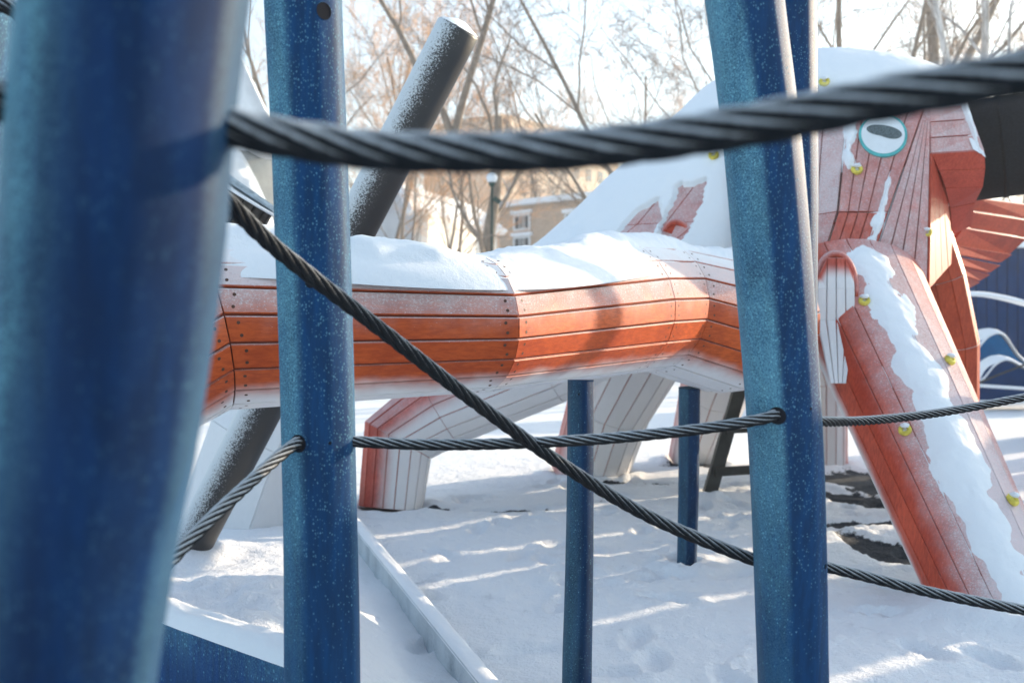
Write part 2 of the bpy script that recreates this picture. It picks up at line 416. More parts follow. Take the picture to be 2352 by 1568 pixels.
for y in ys:
    for x in xs:
        near = (-4 < x < 6 and 1.5 < y < 16)
        b = bare_m(x, y) if near else 0.0
        z = ground_h(x, y) if (-30 < x < 40 and -5 < y < 40) else 0.0
        g.vert((x, y, z - .035 * sst(.42, .62, b)), b)
nx = len(xs)
for j in range(len(ys) - 1):
    for i in range(nx - 1): g.face((j * nx + i, j * nx + i + 1, (j + 1) * nx + i + 1, (j + 1) * nx + i), 0, True)
tag(g.build("ground", M['ground']), "trampled snow covering the playground", None, None, "structure")

# ------------------------------------------------------------------ posts
def post(name, pts, label, material, holes=(), facets=8, wob=.02, seed=0, group="blue rope frame posts", k=40, rows=70, cap=True):
    """pts: (px,py,D,r)"""
    ctr = [tuple(P(a, b, c)) + (r,) for a, b, c, r in pts]
    s = catmull(ctr, rows); mb = MB(); rings = []
    for i, c in enumerate(s):
        c0 = Vector(c[:3]); t = (Vector(s[min(i + 1, rows - 1)][:3]) - Vector(s[max(i - 1, 0)][:3])).normalized()
        u = Vector((1, 0, 0)); u = (u - t * u.dot(t)).normalized(); w = t.cross(u)
        ring = []
        for j in range(k):
            a = 2 * math.pi * j / k
            q = ((a + .28 + seed) % (2 * math.pi / facets)) - math.pi / facets
            flat = math.cos(math.pi / facets) / math.cos(q)
            rr = c[3] * (.45 + .55 * flat / math.cos(math.pi / facets) * .985)
            rr *= 1 + wob * noise.noise(Vector((math.cos(a) * .8, math.sin(a) * .8, c0.z * 2.2 + seed * 5)))
            ring.append(mb.vert(c0 + (u * math.cos(a) + w * math.sin(a)) * rr))
        rings.append(ring)
    for i in range(rows - 1):
        for j in range(k): mb.face((rings[i][j], rings[i][(j + 1) % k], rings[i + 1][(j + 1) % k], rings[i + 1][j]), 0, True)
    mb.face(rings[0], 0); mb.face(rings[-1][::-1], 0)
    base = min((Vector(c[:3]) for c in s), key=lambda v: v.z)
    root = empty(name, base, label, "post", group)
    mb.build("shaft", material, root)
    bv = BVHTree.FromPolygons(mb.v, mb.f)
    for (hx, hy, hr) in holes:
        d = (P(hx, hy, 1) - Vector((0, 0, CAMZ))).normalized()
        loc, nn, ix, dist = bv.ray_cast(Vector((0, 0, CAMZ)), d)
        if loc is None: continue
        if nn.dot(d) > 0: nn = -nn
        h = MB(); u = nn.orthogonal().normalized(); w = nn.cross(u); kk = 20
        rr = hr / F * loc.y
        # hole drawn as a near-black disc in a low rim; its shade is painted
        r1 = [h.vert(loc + nn * .0022 + (u * math.cos(t) + w * math.sin(t)) * rr) for t in [2 * math.pi * i / kk for i in range(kk)]]
        r2 = [h.vert(loc + nn * .0012 + (u * math.cos(t) + w * math.sin(t)) * rr * .9) for t in [2 * math.pi * i / kk for i in range(kk)]]
        r0 = [h.vert(loc - nn * .004 + (u * math.cos(t) + w * math.sin(t)) * rr * 1.12) for t in [2 * math.pi * i / kk for i in range(kk)]]
        for i in range(kk):
            j = (i + 1) % kk
            h.face((r0[i], r0[j], r1[j], r1[i]), 1, True); h.face((r1[i], r1[j], r2[j], r2[i]), 0, True)
        h.face(r2, 0)
        h.build("bore_hole", [M['hole'], material], root)
    return root
def ext(p0, p1, z):       # continue a line of (px,py,D) points down/up to height z, returned as px,py,D
    a = P(*p0); b = P(*p1); t = (z - a.z) / (b.z - a.z); c = a + (b - a) * t
    q = toP(c); return (q[0], q[1], c.y)
# near left post
e = ext((305, 0, .93), (105, 1568, .97), -.02); e2 = ext((305, 0, .93), (105, 1568, .97), 2.6)
post("blue_post", [e2 + (.105,), (314, 0, .93, .1005), (262, 560, .94, .0995), (202, 1000, .955, .100), (108, 1568, .97, .101), e + (.104,)],
     "thick blurred blue post closest to the camera at the far left", M['blue_near'], wob=.02, seed=.3, facets=7)
e = ext((743, 1000, 2.70), (741, 1568, 2.70), -.02); e2 = ext((697, 0, 2.62), (713, 400, 2.65), 3.0)
post("blue_post", [e2 + (.1,), (697, 0, 2.62, .0995), (714, 400, 2.65, .098), (732, 1000, 2.69, .0975), (741, 1568, 2.72, .101), e + (.1,)],
     "frosted blue post left of centre, in front of the orange tentacle", M['blue'], holes=((743, 26, 20), (713, 650, 12), (686, 1018, 21), (757, 1017, 4)), seed=.9)
e = ext((1803, 1000, 2.75), (1822, 1568, 2.84), -.02); e2 = ext((1710, 0, 2.62), (1757, 400, 2.66), 3.0)
post("blue_post", [e2 + (.1,), (1710, 0, 2.62, .0985), (1757, 400, 2.66, .099), (1803, 1000, 2.76, .099), (1822, 1568, 2.86, .096), e + (.097,)],
     "thick frosted blue post right of centre, nearest of the leaning pair", M['blue'], holes=((1786, 954, 21), (1861, 938, 4), (1895, 1300, 6)), seed=1.75)
e = ext((1790, 0, 3.1), (1805, 700, 3.3), -.02)
post("blue_post", [(1775, -700, 2.95, .1), (1794, 0, 3.1, .105), (1801, 400, 3.2, .103), (1806, 900, 3.35, .10), e + (.10,)],
     "slimmer blue post half hidden behind the thick right-hand post", M['blue'], seed=2.6)
post("blue_post", [(-60, -900, 2.3, .1), (-62, 0, 2.4, .088), (-80, 600, 2.5, .09), (-100, 1400, 2.6, .09), ext((-80, 600, 2.5), (-100, 1400, 2.6), -.02) + (.09,)],
     "blue post cut off by the left edge of the photo", M['blue'], seed=3.2)
# supports of the tentacle
e = ext((1332, 880, 3.95), (1326, 1500, 3.95), -.02)
post("support_post", [(1334, 872, 3.97, .050), (1333, 1050, 3.95, .051), (1331, 1300, 3.95, .054), (1326, 1500, 3.95, .056), e + (.055,)],
     "short blue support post under the middle of the orange tentacle", M['blue_low2'], holes=((1330, 905, 2.5),), seed=.5, group="blue posts holding up the tentacle", facets=6, wob=.05)
e = ext((1583, 900, 5.95), (1577, 1305, 6.05), -.02)
post("support_post", [(1583, 890, 5.95, .062), (1582, 1100, 6.0, .061), (1577, 1300, 6.05, .058), e + (.058,)],
     "short blue support post standing farther back under the tentacle bend", M['blue_low2'], seed=1.5, group="blue posts holding up the tentacle", facets=7, wob=.04)

# ------------------------------------------------------------------ ropes
def rope(pts, rad, label, lay=7.2, mt='rope'):
    ctr = [tuple(P(a, b, c)) for a, b, c in pts]
    L = sum((Vector(ctr[i + 1]) - Vector(ctr[i])).length for i in range(len(ctr) - 1))
    n = max(30, int(L / (rad * .55))); s = [Vector(q) for q in catmull(ctr, n)]
    mb = MB(); pitch = lay * 2 * rad; up = Vector((0, 0, 1)); ks = 8
    dist = [0.0]
    for i in range(1, n): dist.append(dist[-1] + (s[i] - s[i - 1]).length)
    mb.tube(s, [rad * .55] * n, 6)
    strands = 6
    for q in range(strands):
        prev = None
        cen = []; rr = []
        for i in range(n):
            t = (s[min(i + 1, n - 1)] - s[max(i - 1, 0)]).normalized()
            u = (up - t * up.dot(t)).normalized(); w = t.cross(u)
            a = 2 * math.pi * (q / strands + dist[i] / pitch)
            cen.append(s[i] + (u * math.cos(a) + w * math.sin(a)) * rad * .66); rr.append(rad * .345)
        mb.tube(cen, rr, ks)
    o = mb.build("rope", M[mt], None, s[0])
    return tag(o, label, "rope", "black twisted ropes strung between the blue posts")
rope([(250, 262, .93), (470, 283, .94), (640, 315, .945), (860, 345, .95), (1130, 350, .93), (1400, 335, .90), (1700, 292, .86), (2000, 232, .82), (2352, 165, .78), (2700, 90, .74)], .0196,
     "thick out-of-focus black rope crossing the top of the view", mt="rope_near")
rope([(-260, 170, .90), (-120, 200, .91), (0, 232, .915), (150, 250, .93)], .0196, "blurred rope end entering the near left post from the left edge")
rope([(430, 385, 1.95), (505, 447, 2.0), (640, 575, 2.15), (860, 745, 2.35), (1100, 930, 2.58), (1300, 1072, 2.72), (1500, 1190, 2.82), (1740, 1288, 2.86), (1800, 1300, 2.86)], .0188,
     "long black rope running diagonally down to the thick right post")
rope([(690, 1012, 2.62), (674, 1022, 2.57), (640, 1048, 2.52), (560, 1120, 2.38), (480, 1195, 2.25), (390, 1288, 2.13), (300, 1400, 2.0)], .0165,
     "black rope dropping left from the hole in the left-centre post")
rope([(770, 1010, 2.68), (822, 1014, 2.68), (1000, 1021, 2.68), (1200, 1017, 2.68), (1400, 1006, 2.67), (1600, 986, 2.66), (1740, 964, 2.65), (1780, 953, 2.66), (1796, 950, 2.70)], .0160,
     "sagging horizontal rope strung between the two thick blue posts")
rope([(1830, 965, 2.85), (1884, 968, 2.95), (2000, 965, 3.3), (2160, 947, 3.6), (2352, 912, 3.8), (2600, 860, 4.0)], .0160,
     "thin rope leaving the right post towards the right edge, crossing the leg")
rope([(1850, 1290, 2.85), (1892, 1300, 2.85), (2000, 1326, 2.85), (2150, 1362, 2.85), (2352, 1400, 2.85), (2600, 1440, 2.85)], .0160,
     "lowest rope running from the right post to the lower right edge")
rope([(-60, -10, 2.2), (0, 10, 2.2), (34, 24, 2.2), (62, 60, 2.2), (90, 110, 2.2)], .018, "short piece of rope at the top left corner beside the near post")

# ------------------------------------------------------------------ octopus
octo = empty("octopus_sculpture", (2.3, 7.6, 0), "big orange wooden octopus climbing sculpture under snow, with long tentacles", "play sculpture")

def rings_of(spec, up, n, twist=0.0):
    """spec: list of (Vector centre, r_side, r_up)"""
    out = []; m = len(spec)
    for i, (c, rs, ru) in enumerate(spec):
        a = (spec[i][0] - spec[i - 1][0]).normalized() if i > 0 else None
        b = (spec[i + 1][0] - spec[i][0]).normalized() if i < m - 1 else None
        t = ((a or b) + (b or a)).normalized()
        U = Vector(up[i] if isinstance(up, list) else up)
        s = t.cross(U).normalized(); u = s.cross(t).normalized()
        out.append([(c + s * rs * math.cos(f) + u * ru * math.sin(f), math.sin(f)) for f in [2 * math.pi * (k + twist) / n for k in range(n)]])
    return out
ALLV = []; ALLF = []        # for ray casting of details onto the sculpture
def collect(mb):
    o = len(ALLV); ALLV.extend(mb.v); ALLF.extend(tuple(i + o for i in f) for f in mb.f)
def loft(name, spec, up, n, mats, parent, screws=True, twist=.5, shift=None, th=.022, gap=.0035, caps=True):
    rg = rings_of(spec, up, n, twist); mb = MB()
    for i in range(len(rg) - 1):
        ci = spec[i][0]; cj = spec[i + 1][0]; cc = (ci + cj) / 2
        for k in range(n):
            k2 = (k + 1) % n
            (a, ba), (b, bb), (c, bc), (d, bd) = rg[i][k], rg[i][k2], rg[i + 1][k2], rg[i + 1][k]
            nn = (b - a + c - d).cross(d - a + c - b).normalized()
            mid = (a + b + c + d) / 4
            if nn.dot(mid - cc) < 0: nn = -nn
            sh = shift or 0.0; sh2 = sh
            if isinstance(shift, tuple): sh, sh2 = shift[i], shift[i + 1]
            jig = random.uniform(-.0012, .0012)
            mb.prism([p + nn * jig for p in (a, b, c, d)], nn, th, gap, .003, 0, (ba + sh, bb + sh, bc + sh2, bd + sh2))
            if screws:
                for (p, q, s_, r_) in ((a, b, d, c), (d, c, a, b)):
                    al = (s_ + r_ - p - q); al.normalize()
                    for f in (.28, .72):
                        if (p - q).length > .04: mb.disc(p + (q - p) * f + al * (.035 + random.uniform(0, .02)) + nn * jig, nn, .0066, 2, 8)
    # dark core behind the gaps
    co = []
    for i in range(len(rg)):
        c = spec[i][0]; co.append([mb.vert(c + (p - c) * (1 - .012 / max(.05, (p - c).length))) for p, b in rg[i]])
    for i in range(len(co) - 1):
        for k in range(n): mb.face((co[i][k], co[i][(k + 1) % n], co[i + 1][(k + 1) % n], co[i + 1][k]), 1)
    if caps: mb.face(co[0], 1); mb.face(co[-1], 1)
    collect(mb)
    return mb.build(name, mats, parent)
OM = [M['orange'], M['core'], M['screw']]

def shell(name, spec, up, parent, f0, f1, tfun, nu, nf, material=None):
    """snow lying on a loft: tfun(p, u, ff) -> thickness in m, negative sinks it below the planks"""
    base = [tuple(c) + (a, b) for c, a, b in spec]
    s = catmull(base, nu); mb = MB(); grid = []
    for i in range(nu):
        c = Vector(s[i][:3]); t = (Vector(s[min(i + 1, nu - 1)][:3]) - Vector(s[max(i - 1, 0)][:3])).normalized()
        sd = t.cross(Vector(up)).normalized(); u = sd.cross(t).normalized(); row = []
        for j in range(nf):
            f = f0 + (f1 - f0) * j / (nf - 1)
            nn = (sd * math.cos(f) + u * math.sin(f))
            p = c + sd * s[i][3] * math.cos(f) + u * s[i][4] * math.sin(f)
            th = tfun(p, i / (nu - 1), f)
            row.append(mb.vert(p + nn * th))
        grid.append(row)
    for i in range(nu - 1):
        for j in range(nf - 1): mb.face((grid[i][j], grid[i][j + 1], grid[i + 1][j + 1], grid[i + 1][j]), 0, True)
    return mb.build(name, material or M['snow'], parent)

def px(hp, D): return hp / F * D * KD
T = [(60, 1000, 3.35, 212), (255, 850, 3.5, 212), (478, 745, 3.74, 203), (1098, 745, 4.0, 156), (1405, 707, 5.15, 156), (1500, 704, 5.62, 148), (1650, 745, 5.95, 158), (1735, 735, 6.3, 158)]
tspec = [(P(a, b, d), px(h, d) * 1.0, px(h, d)) for a, b, d, h in T]
tent = loft("tentacle", tspec, (0, 0, 1), 20, OM, octo, gap=.0055, twist=.35)
tent['label'] = "long orange tentacle in front with a thick snow cap"
def tsnow(p, u, f):
    sn = math.sin(f); fx = math.cos(f)
    w = sst(.80, 1.07, sn + .16 * fr(p, 3.2, 1.0, 6)) ** 1.6
    return -.008 + w * (.060 + .02 * fr(p, 5, 3.0, 4)) + .005 * fr(p, 26, 8.0, 3) * min(1, w * 3)
shell("snow_cover", tspec, (0, 0, 1), tent, R(30), R(150), tsnow, 380, 60)

# legs seen under the tentacle
LM = [M['orange_far'], M['core_white'], M['screw']]
def leg(pts, up, n, mats=LM, shift=0.0, screws=False, lab=None, gap=.006):
    spec = [(P(a, b, d), px(h, d), px(h, d)) for a, b, d, h in pts]
    o = loft("leg", spec, up, n, mats, octo, screws=screws, shift=shift, gap=gap)
    if lab: o['label'] = lab
    return o, spec
leg([(897, 1168, 8.05, 74), (914, 1010, 8.15, 88), (1010, 940, 8.2, 92), (1250, 830, 8.1, 105), (1450, 720, 8.0, 110)], (-.75, -.25, .45), 18, shift=.25, lab="short bent leg, red on its outer side and white in front")
leg([(1352, 1088, 9.85, 88), (1400, 930, 9.6, 98), (1520, 700, 9.0, 120)], (-.95, -.1, .3), 18, shift=-.05)
leg([(1590, 1056, 10.85, 56), (1640, 900, 10.5, 80), (1720, 700, 9.8, 90)], (-.95, -.1, .3), 14, shift=-.15)
leg([(1898, 1066, 10.5, 48), (1893, 860, 10.4, 52), (1850, 700, 9.6, 70)], (.95, -.1, .3), 14, shift=0.0)
# big white leg behind the leaning pole
spec = [(P(535, 1222, 7.3), .50, .40), (P(610, 1010, 7.35), .50, .4), (P(700, 830, 7.4), .42, .30)]
wl_ = loft("leg", spec, (-.6, -.6, .4), 8, [M['white_leg'], M['core_grey'], M['screw']], octo, screws=False, gap=.005)
wl_['label'] = "broad white boarded leg behind the leaning dark pole"

# big right leg
bl = [(P(1958, 640, 7.02), .545, .36), (P(2330, 1475, 5.10), .295, .28)]
bl[1] = (bl[0][0] + (bl[1][0] - bl[0][0]) * 1.16, .29, .275)
bls = [tuple(bl[0][0] + (bl[1][0] - bl[0][0]) * t) + (bl[0][1] + (bl[1][1] - bl[0][1]) * t, bl[0][2] + (bl[1][2] - bl[0][2]) * t) for t in (0, .33, .66, 1)]
bls = [(Vector(q[:3]), q[3], q[4]) for q in bls]
BUP = (.30, -.6, .75)
big = loft("leg", bl, BUP, 20, [M['orange_leg'], M['core'], M['screw']], octo, screws=False, gap=.0028, shift=(-.34, .25))
big['label'] = "big front leg, red at its left side and caked with snow"
def bsnow(p, u, f):
    a, b = toP(p)
    c = sst(-.08, .1, u) * math.exp(-((f - R(78 - 12 * u)) / R(22 + 16 * u)) ** 2)
    w = c * .95 + .75 * fr(p * 1.0, 3.0, 7.0, 6) - .55
    return -.006 + max(-.01, min(.055, .055 * w * (1 if w > 0 else .5) + .007 * fr(p, 13, 2.0, 5)))
shell("snow_cover", bls, BUP, big, R(30), R(190), bsnow, 200, 110)

# rear right limb with a knee
KD = 1.12
rl = [(P(2120, 520, 6.9), .19, .19), (P(2160, 640, 6.95), .19, .19), (P(2196, 792, 7.0), .175, .175), (P(2196, 1160, 7.25), .17, .17)]
rr_ = loft("leg", rl, (.4, -.8, .45), 10, [M['knee'], M['core'], M['screw']], octo, screws=False, shift=.6)
rr_['label'] = "red leg with a knee standing behind the big front leg"

# body
BODY = [(1.62, 1.46, 1.68, 7.85, 1.1), (1.85, 1.55, 1.68, 7.85, 1.2), (2.18, 1.93, 1.62, 7.85, 1.22), (2.62, 2.12, 1.34, 7.8, 1.15), (3.08, 2.42, 1.14, 7.75, .98), (3.33, 2.42, .86, 7.7, .72), (3.50, 2.42, .42, 7.7, .35)]
def body_pt(u, a):
    q = catmull(BODY, 2) if False else None
    t = u * (len(BODY) - 1); k = min(int(t), len(BODY) - 2); f = t - k
    p0 = BODY[max(k - 1, 0)]; p1 = BODY[k]; p2 = BODY[k + 1]; p3 = BODY[min(k + 2, len(BODY) - 1)]
    z, cx, rx, cy, ry = [.5 * ((2 * b) + (-a_ + c) * f + (2 * a_ - 5 * b + 4 * c - d) * f * f + (-a_ + 3 * b - 3 * c + d) * f ** 3) for a_, b, c, d in zip(p0, p1, p2, p3)]
    return Vector(((cx + rx * math.cos(a)) * KD, (cy + ry * math.sin(a)) * KD, CAMZ + (z - CAMZ) * KD))
mb = MB(); nB = 44
for i in range(len(BODY) - 1):
    for k in range(nB):
        a0 = 2 * math.pi * k / nB; a1 = 2 * math.pi * (k + 1) / nB; u0 = i / (len(BODY) - 1); u1 = (i + 1) / (len(BODY) - 1)
        q = [body_pt(u0, a0), body_pt(u0, a1), body_pt(u1, a1), body_pt(u1, a0)]
        nn = (q[1] - q[0]).cross(q[3] - q[0]).normalized()
        mb.prism(q, nn, .022, .003, .003, 0, (.36,) * 4)
n0 = len(mb.v)
for i in range(len(BODY)):
    for k in range(nB):
        p = body_pt(i / (len(BODY) - 1), 2 * math.pi * k / nB); c = Vector((BODY[i][1] * KD, BODY[i][3] * KD, p.z)); mb.vert(p + (c - p).normalized() * .02)
for i in range(len(BODY) - 1):
    for k in range(nB): mb.face((n0 + i * nB + k, n0 + i * nB + (k + 1) % nB, n0 + (i + 1) * nB + (k + 1) % nB, n0 + (i + 1) * nB + k), 1)
mb.face([n0 + (len(BODY) - 1) * nB + k for k in range(nB)], 1)
collect(mb)
body = mb.build("body", [M['face'], M['core'], M['screw']], octo)
body['label'] = "domed body deep in snow with bare red patches"
def inpoly(x, y, poly):
    c = False; j = len(poly) - 1
    for i in range(len(poly)):
        xi, yi = poly[i]; xj, yj = poly[j]
        if (yi > y) != (yj > y) and x < (xj - xi) * (y - yi) / (yj - yi) + xi: c = not c
        j = i
    return c
W2 = lambda pts: [(P(a, b, 7).x / 7, (P(a, b, 7).z - CAMZ) / 7) for a, b in pts]
patchA = [(1395, 560), (1490, 472), (1512, 462), (1524, 500), (1490, 560)]
patchB = [(1560, 425), (1628, 415), (1590, 520), (1560, 560), (1505, 565), (1535, 490)]
patchC = [(1660, 660), (1700, 600), (1760, 600), (1760, 800), (1680, 760)]
mb = MB(); nu, na = 150, 260; grid = []
for i in range(nu):
    row = []
    for j in range(na):
        u = i / (nu - 1); a = R(150) + R(205) * j / (na - 1) if True else 0
        p = body_pt(u, a); p1 = body_pt(min(1, u + .01), a); p2 = body_pt(u, a + .01)
        if u > .99: p1 = p + (p - body_pt(u - .01, a))
        nn = (p2 - p).cross(p1 - p).normalized()
        X, Y = toP(p); X += 14 * fr(p, 6, 1, 3); Y += 14 * fr(p, 6, 5, 3)
        t = .035 + .02 * fr(p, 2.2, 4.0, 4) + .006 * fr(p, 12, 2.0, 3)
        if p.y < 9.0 and (inpoly(X, Y, patchA) or inpoly(X, Y, patchB) or inpoly(X, Y, patchC)): t = -.014
        # thin out over the steep right-hand face
        w = sst(1830, 1990, X) * sst(165, 235, Y)
        t -= .05 * w * (1 + .9 * fr(p, 3, 12, 4))
        row.append(mb.vert(p + nn * t))
    grid.append(row)
for i in range(nu - 1):
    for j in range(na - 1): mb.face((grid[i][j], grid[i][j + 1], grid[i + 1][j + 1], grid[i + 1][j]), 0, True)
mb.face([grid[-1][j] for j in range(na)], 0, True)
collect(mb)
mb.build("snow_cover", M['snow_soft'], body)

def bilin(q, u, v): return (q[0] * (1 - u) + q[1] * u) * (1 - v) + (q[3] * (1 - u) + q[2] * u) * v
def panel(mb, pts, n, across=True, core=True, th=.022, gap=.003, bel=1.0, push=0.0):
    """pts: four (px,py,D) a,b,c,d clockwise from top left; across=True: planks side by side from a to b"""
    q = [P(*p) for p in pts]
    if not across: q = [q[1], q[2], q[3], q[0]]      # planks stacked from top to bottom
    nn = (q[1] - q[0]).cross(q[3] - q[0]).normalized()
    if nn.dot(q[0] - Vector((0, 0, CAMZ))) > 0: nn = -nn
    for k in range(n):
        a = bilin(q, k / n, 0); b = bilin(q, (k + 1) / n, 0); c = bilin(q, (k + 1) / n, 1); d = bilin(q, k / n, 1)
        j = random.uniform(-.002, .002)
        mb.prism([x + nn * (j + push) for x in (a, b, c, d)], nn, th, gap, .003, 0, (bel,) * 4)
    if core:
        ids = [mb.vert(x - nn * .012) for x in q]; mb.face(ids, 1)
FM = [M['face'], M['core'], M['screw']]
# face
mb = MB()
panel(mb, [(1690, 210, 6.75), (1948, 232, 6.48), (1923, 486, 6.28), (1690, 520, 6.5)], 5, bel=.5)
panel(mb, [(1690, 520, 6.5), (1923, 486, 6.28), (1872, 655, 6.2), (1700, 740, 6.35)], 5, bel=.35)
panel(mb, [(1951, 232, 6.45), (2125, 242, 6.31), (2040, 486, 6.19), (1926, 486, 6.26)], 5, bel=.28)
panel(mb, [(1926, 488, 6.26), (2040, 488, 6.19), (1990, 645, 6.1), (1874, 652, 6.18)], 5, bel=.05)
panel(mb, [(2126, 242, 6.31), (2137, 245, 6.30), (2130, 664, 6.16), (1991, 642, 6.1)], 4, bel=.45)
panel(mb, [(1760, 175, 7.0), (2110, 195, 7.0), (2137, 245, 6.31), (1760, 205, 6.72)], 9)
collect(mb)
face = mb.build("face", FM, octo); face['label'] = "frosted red plank face with one eye"
FACEV = list(mb.v); FACEF = list(mb.f)
# snow streak on the face
def blob_patch(name, quad, nu, nv, tf, parent, material=None):
    q = [P(*p) for p in quad]; nn = (q[1] - q[0]).cross(q[3] - q[0]).normalized()
    if nn.dot(q[0] - Vector((0, 0, CAMZ))) > 0: nn = -nn
    mb = MB(); gr = []
    for i in range(nv):
        gr.append([mb.vert(bilin(q, j / (nu - 1), i / (nv - 1)) + nn * tf(bilin(q, j / (nu - 1), i / (nv - 1)), j / (nu - 1), i / (nv - 1))) for j in range(nu)])
    for i in range(nv - 1):
        for j in range(nu - 1): mb.face((gr[i][j], gr[i][j + 1], gr[i + 1][j + 1], gr[i + 1][j]), 0, True)
    return mb.build(name, material or M['snow'], parent)
def cling(name, quad, nu, nv, tf, parent):
    bvx = BVHTree.FromPolygons(FACEV, FACEF); m_ = MB(); gr = []; last = None
    for i in range(nv):
        row = []
        for j in range(nu):
            u = j / (nu - 1); v = i / (nv - 1)
            X = (quad[0][0] * (1 - u) + quad[1][0] * u) * (1 - v) + (quad[3][0] * (1 - u) + quad[2][0] * u) * v
            Y = (quad[0][1] * (1 - u) + quad[1][1] * u) * (1 - v) + (quad[3][1] * (1 - u) + quad[2][1] * u) * v
            l_, n_ = hit(bvx, X, Y)
            if l_ is None: l_ = last or P(X, Y, 6.2)
            last = l_
            row.append([l_, u, v])
        gr.append(row)
    def sm(i, j):
        pts = [gr[a][b][0] for a in range(max(0, i - 2), min(nv, i + 3)) for b in range(max(0, j - 2), min(nu, j + 3))]
        c = Vector((0, 0, 0))
        for q_ in pts: c += q_
        return c / len(pts)
    idx = [[m_.vert(sm(i, j) + Vector((0, -.96, .28)) * tf(gr[i][j][0], gr[i][j][1], gr[i][j][2])) for j in range(nu)] for i in range(nv)]
    for i in range(nv - 1):
        for j in range(nu - 1): m_.face((idx[i][j], idx[i][j + 1], idx[i + 1][j + 1], idx[i + 1][j]), 0, True)
    return m_.build(name, M['snow'], parent)
def hit(bv, X, Y):
    d = (P(X, Y, 1) - Vector((0, 0, CAMZ))).normalized(); r = bv.ray_cast(Vector((0, 0, CAMZ)), d)
    if r[0] is None: return None, None
    n_ = r[1]; return r[0], (-n_ if n_.dot(d) > 0 else n_)
def streak(p, u, v):
    c = .52 - .06 * v; w = .05 + .24 * v
    k = 1 - abs(u - c) / w + .9 * fr(p, 9, 3, 4)
    k *= sst(0, .2, v)
    return -.016 + max(-.008, min(.036, .038 * k))
cling("snow_cover", [(1998, 380), (2098, 380), (2050, 640), (1925, 640)], 80, 120, streak, face)
def ridge(p, u, v):
    k = 1 - abs(u - .5) * 2.2 + 1.2 * fr(p, 8, 6, 4)
    return -.014 + max(-.005, min(.045, .04 * k)) * sst(0, .1, v) * sst(1, .9, v)
cling("snow_cover", [(1930, 250), (1975, 250), (1968, 395), (1930, 395)], 30, 90, ridge, face)
# cheek turning away, mouth housing
mb = MB()
panel(mb, [(2140, 335, 6.28), (2168, 352, 6.5), (2192, 600, 6.85), (2134, 664, 6.16)], 4, bel=-.1)
cheek = mb.build("cheek", FM, octo); collect(mb)
mb = MB()
Lp = [(2137, 245, 6.29), (2139, 352, 6.27), (2158, 392, 6.36), (2172, 432, 6.5), (2182, 478, 6.7), (2188, 540, 6.95)]
Rp = [(2222, 238, 6.42), (2262, 345, 6.36), (2264, 388, 6.42), (2258, 430, 6.55), (2240, 466, 6.75), (2230, 520, 6.98)]
for i in range(5):
    panel(mb, [Lp[i], Rp[i], Rp[i + 1], Lp[i + 1]], 3 if i == 0 else 1, across=False, bel=(.45, .1, -.7, -1, -1)[i])
panel(mb, [(2100, 195, 7.1), (2205, 205, 7.1), (2222, 238, 6.42), (2137, 245, 6.30)], 4)
collect(mb)
hous = mb.build("mouth_housing", FM, octo)
def rim(p, u, v):
    k = 1 - abs(v - .5) * 2.0 + 1.0 * fr(p, 9, 2, 4)
    return -.01 + .05 * max(-.1, k)
blob_patch("snow_cover", [(2195, 232, 6.42), (2222, 236, 6.40), (2266, 360, 6.34), (2236, 340, 6.32)], 24, 60, lambda p, u, v: -.012 + max(-.004, min(.045, .05 * (1.05 - abs(u - .62) * 2.2 - 1.1 * v * v + .9 * fr(p, 9, 2, 4)))), hous)
# jaw of slats
mb = MB()
outl = [(2375, 470), (2372, 505), (2352, 545), (2318, 585), (2292, 610), (2268, 632), (2245, 650), (2225, 664)]
inl = [(2236, 452), (2225, 482), (2205, 520), (2186, 563), (2190, 590), (2196, 613), (2202, 634), (2208, 654)]
for i in range(len(outl) - 1):
    fx = 7.05 + i * .015
    Lr = (inl[i][0], inl[i][1]); Rr = (outl[i][0], outl[i][1]); Ln = inl[i + 1]; Rn = outl[i + 1]
    gapf = .0 if i < 3 else .30
    Lq = (Ln[0] + (Lr[0] - Ln[0]) * gapf, Ln[1] + (Lr[1] - Ln[1]) * gapf); Rq = (Rn[0] + (Rr[0] - Rn[0]) * gapf, Rn[1] + (Rr[1] - Rn[1]) * gapf)
    a = P(Lr[0], Lr[1], fx - .01); b = P(Rr[0], Rr[1], fx + 1.05); c = P(Rq[0], Rq[1], fx + 1.06 + .05 * (i < 3)); d = P(Lq[0], Lq[1], fx + .05 * (i < 3))
    nn = (b - a).cross(d - a).normalized(); nn = -nn if nn.y > 0 else nn
    mb.prism([a + nn * .03, b + nn * .03, c, d], nn, .035, .001, .004, 0, (1,) * 4)
collect(mb)
jaw = mb.build("jaw", [M['jaw'], M['core'], M['screw']], octo); jaw['label'] = "round red jaw of stepped slats"
# black tunnel tube
mb = MB(); a = P(2195, 352, 6.95); b = P(2440, 317, 6.68)
mb.tube([a, a + (b - a) * .05, b], [.38, .387, .387], 64)
mb.tube([a + (b - a) * .42, a + (b - a) * .46], [.394, .394], 64)
collect(mb)
tb = mb.build("tunnel_tube", M['rubbertube'], octo)
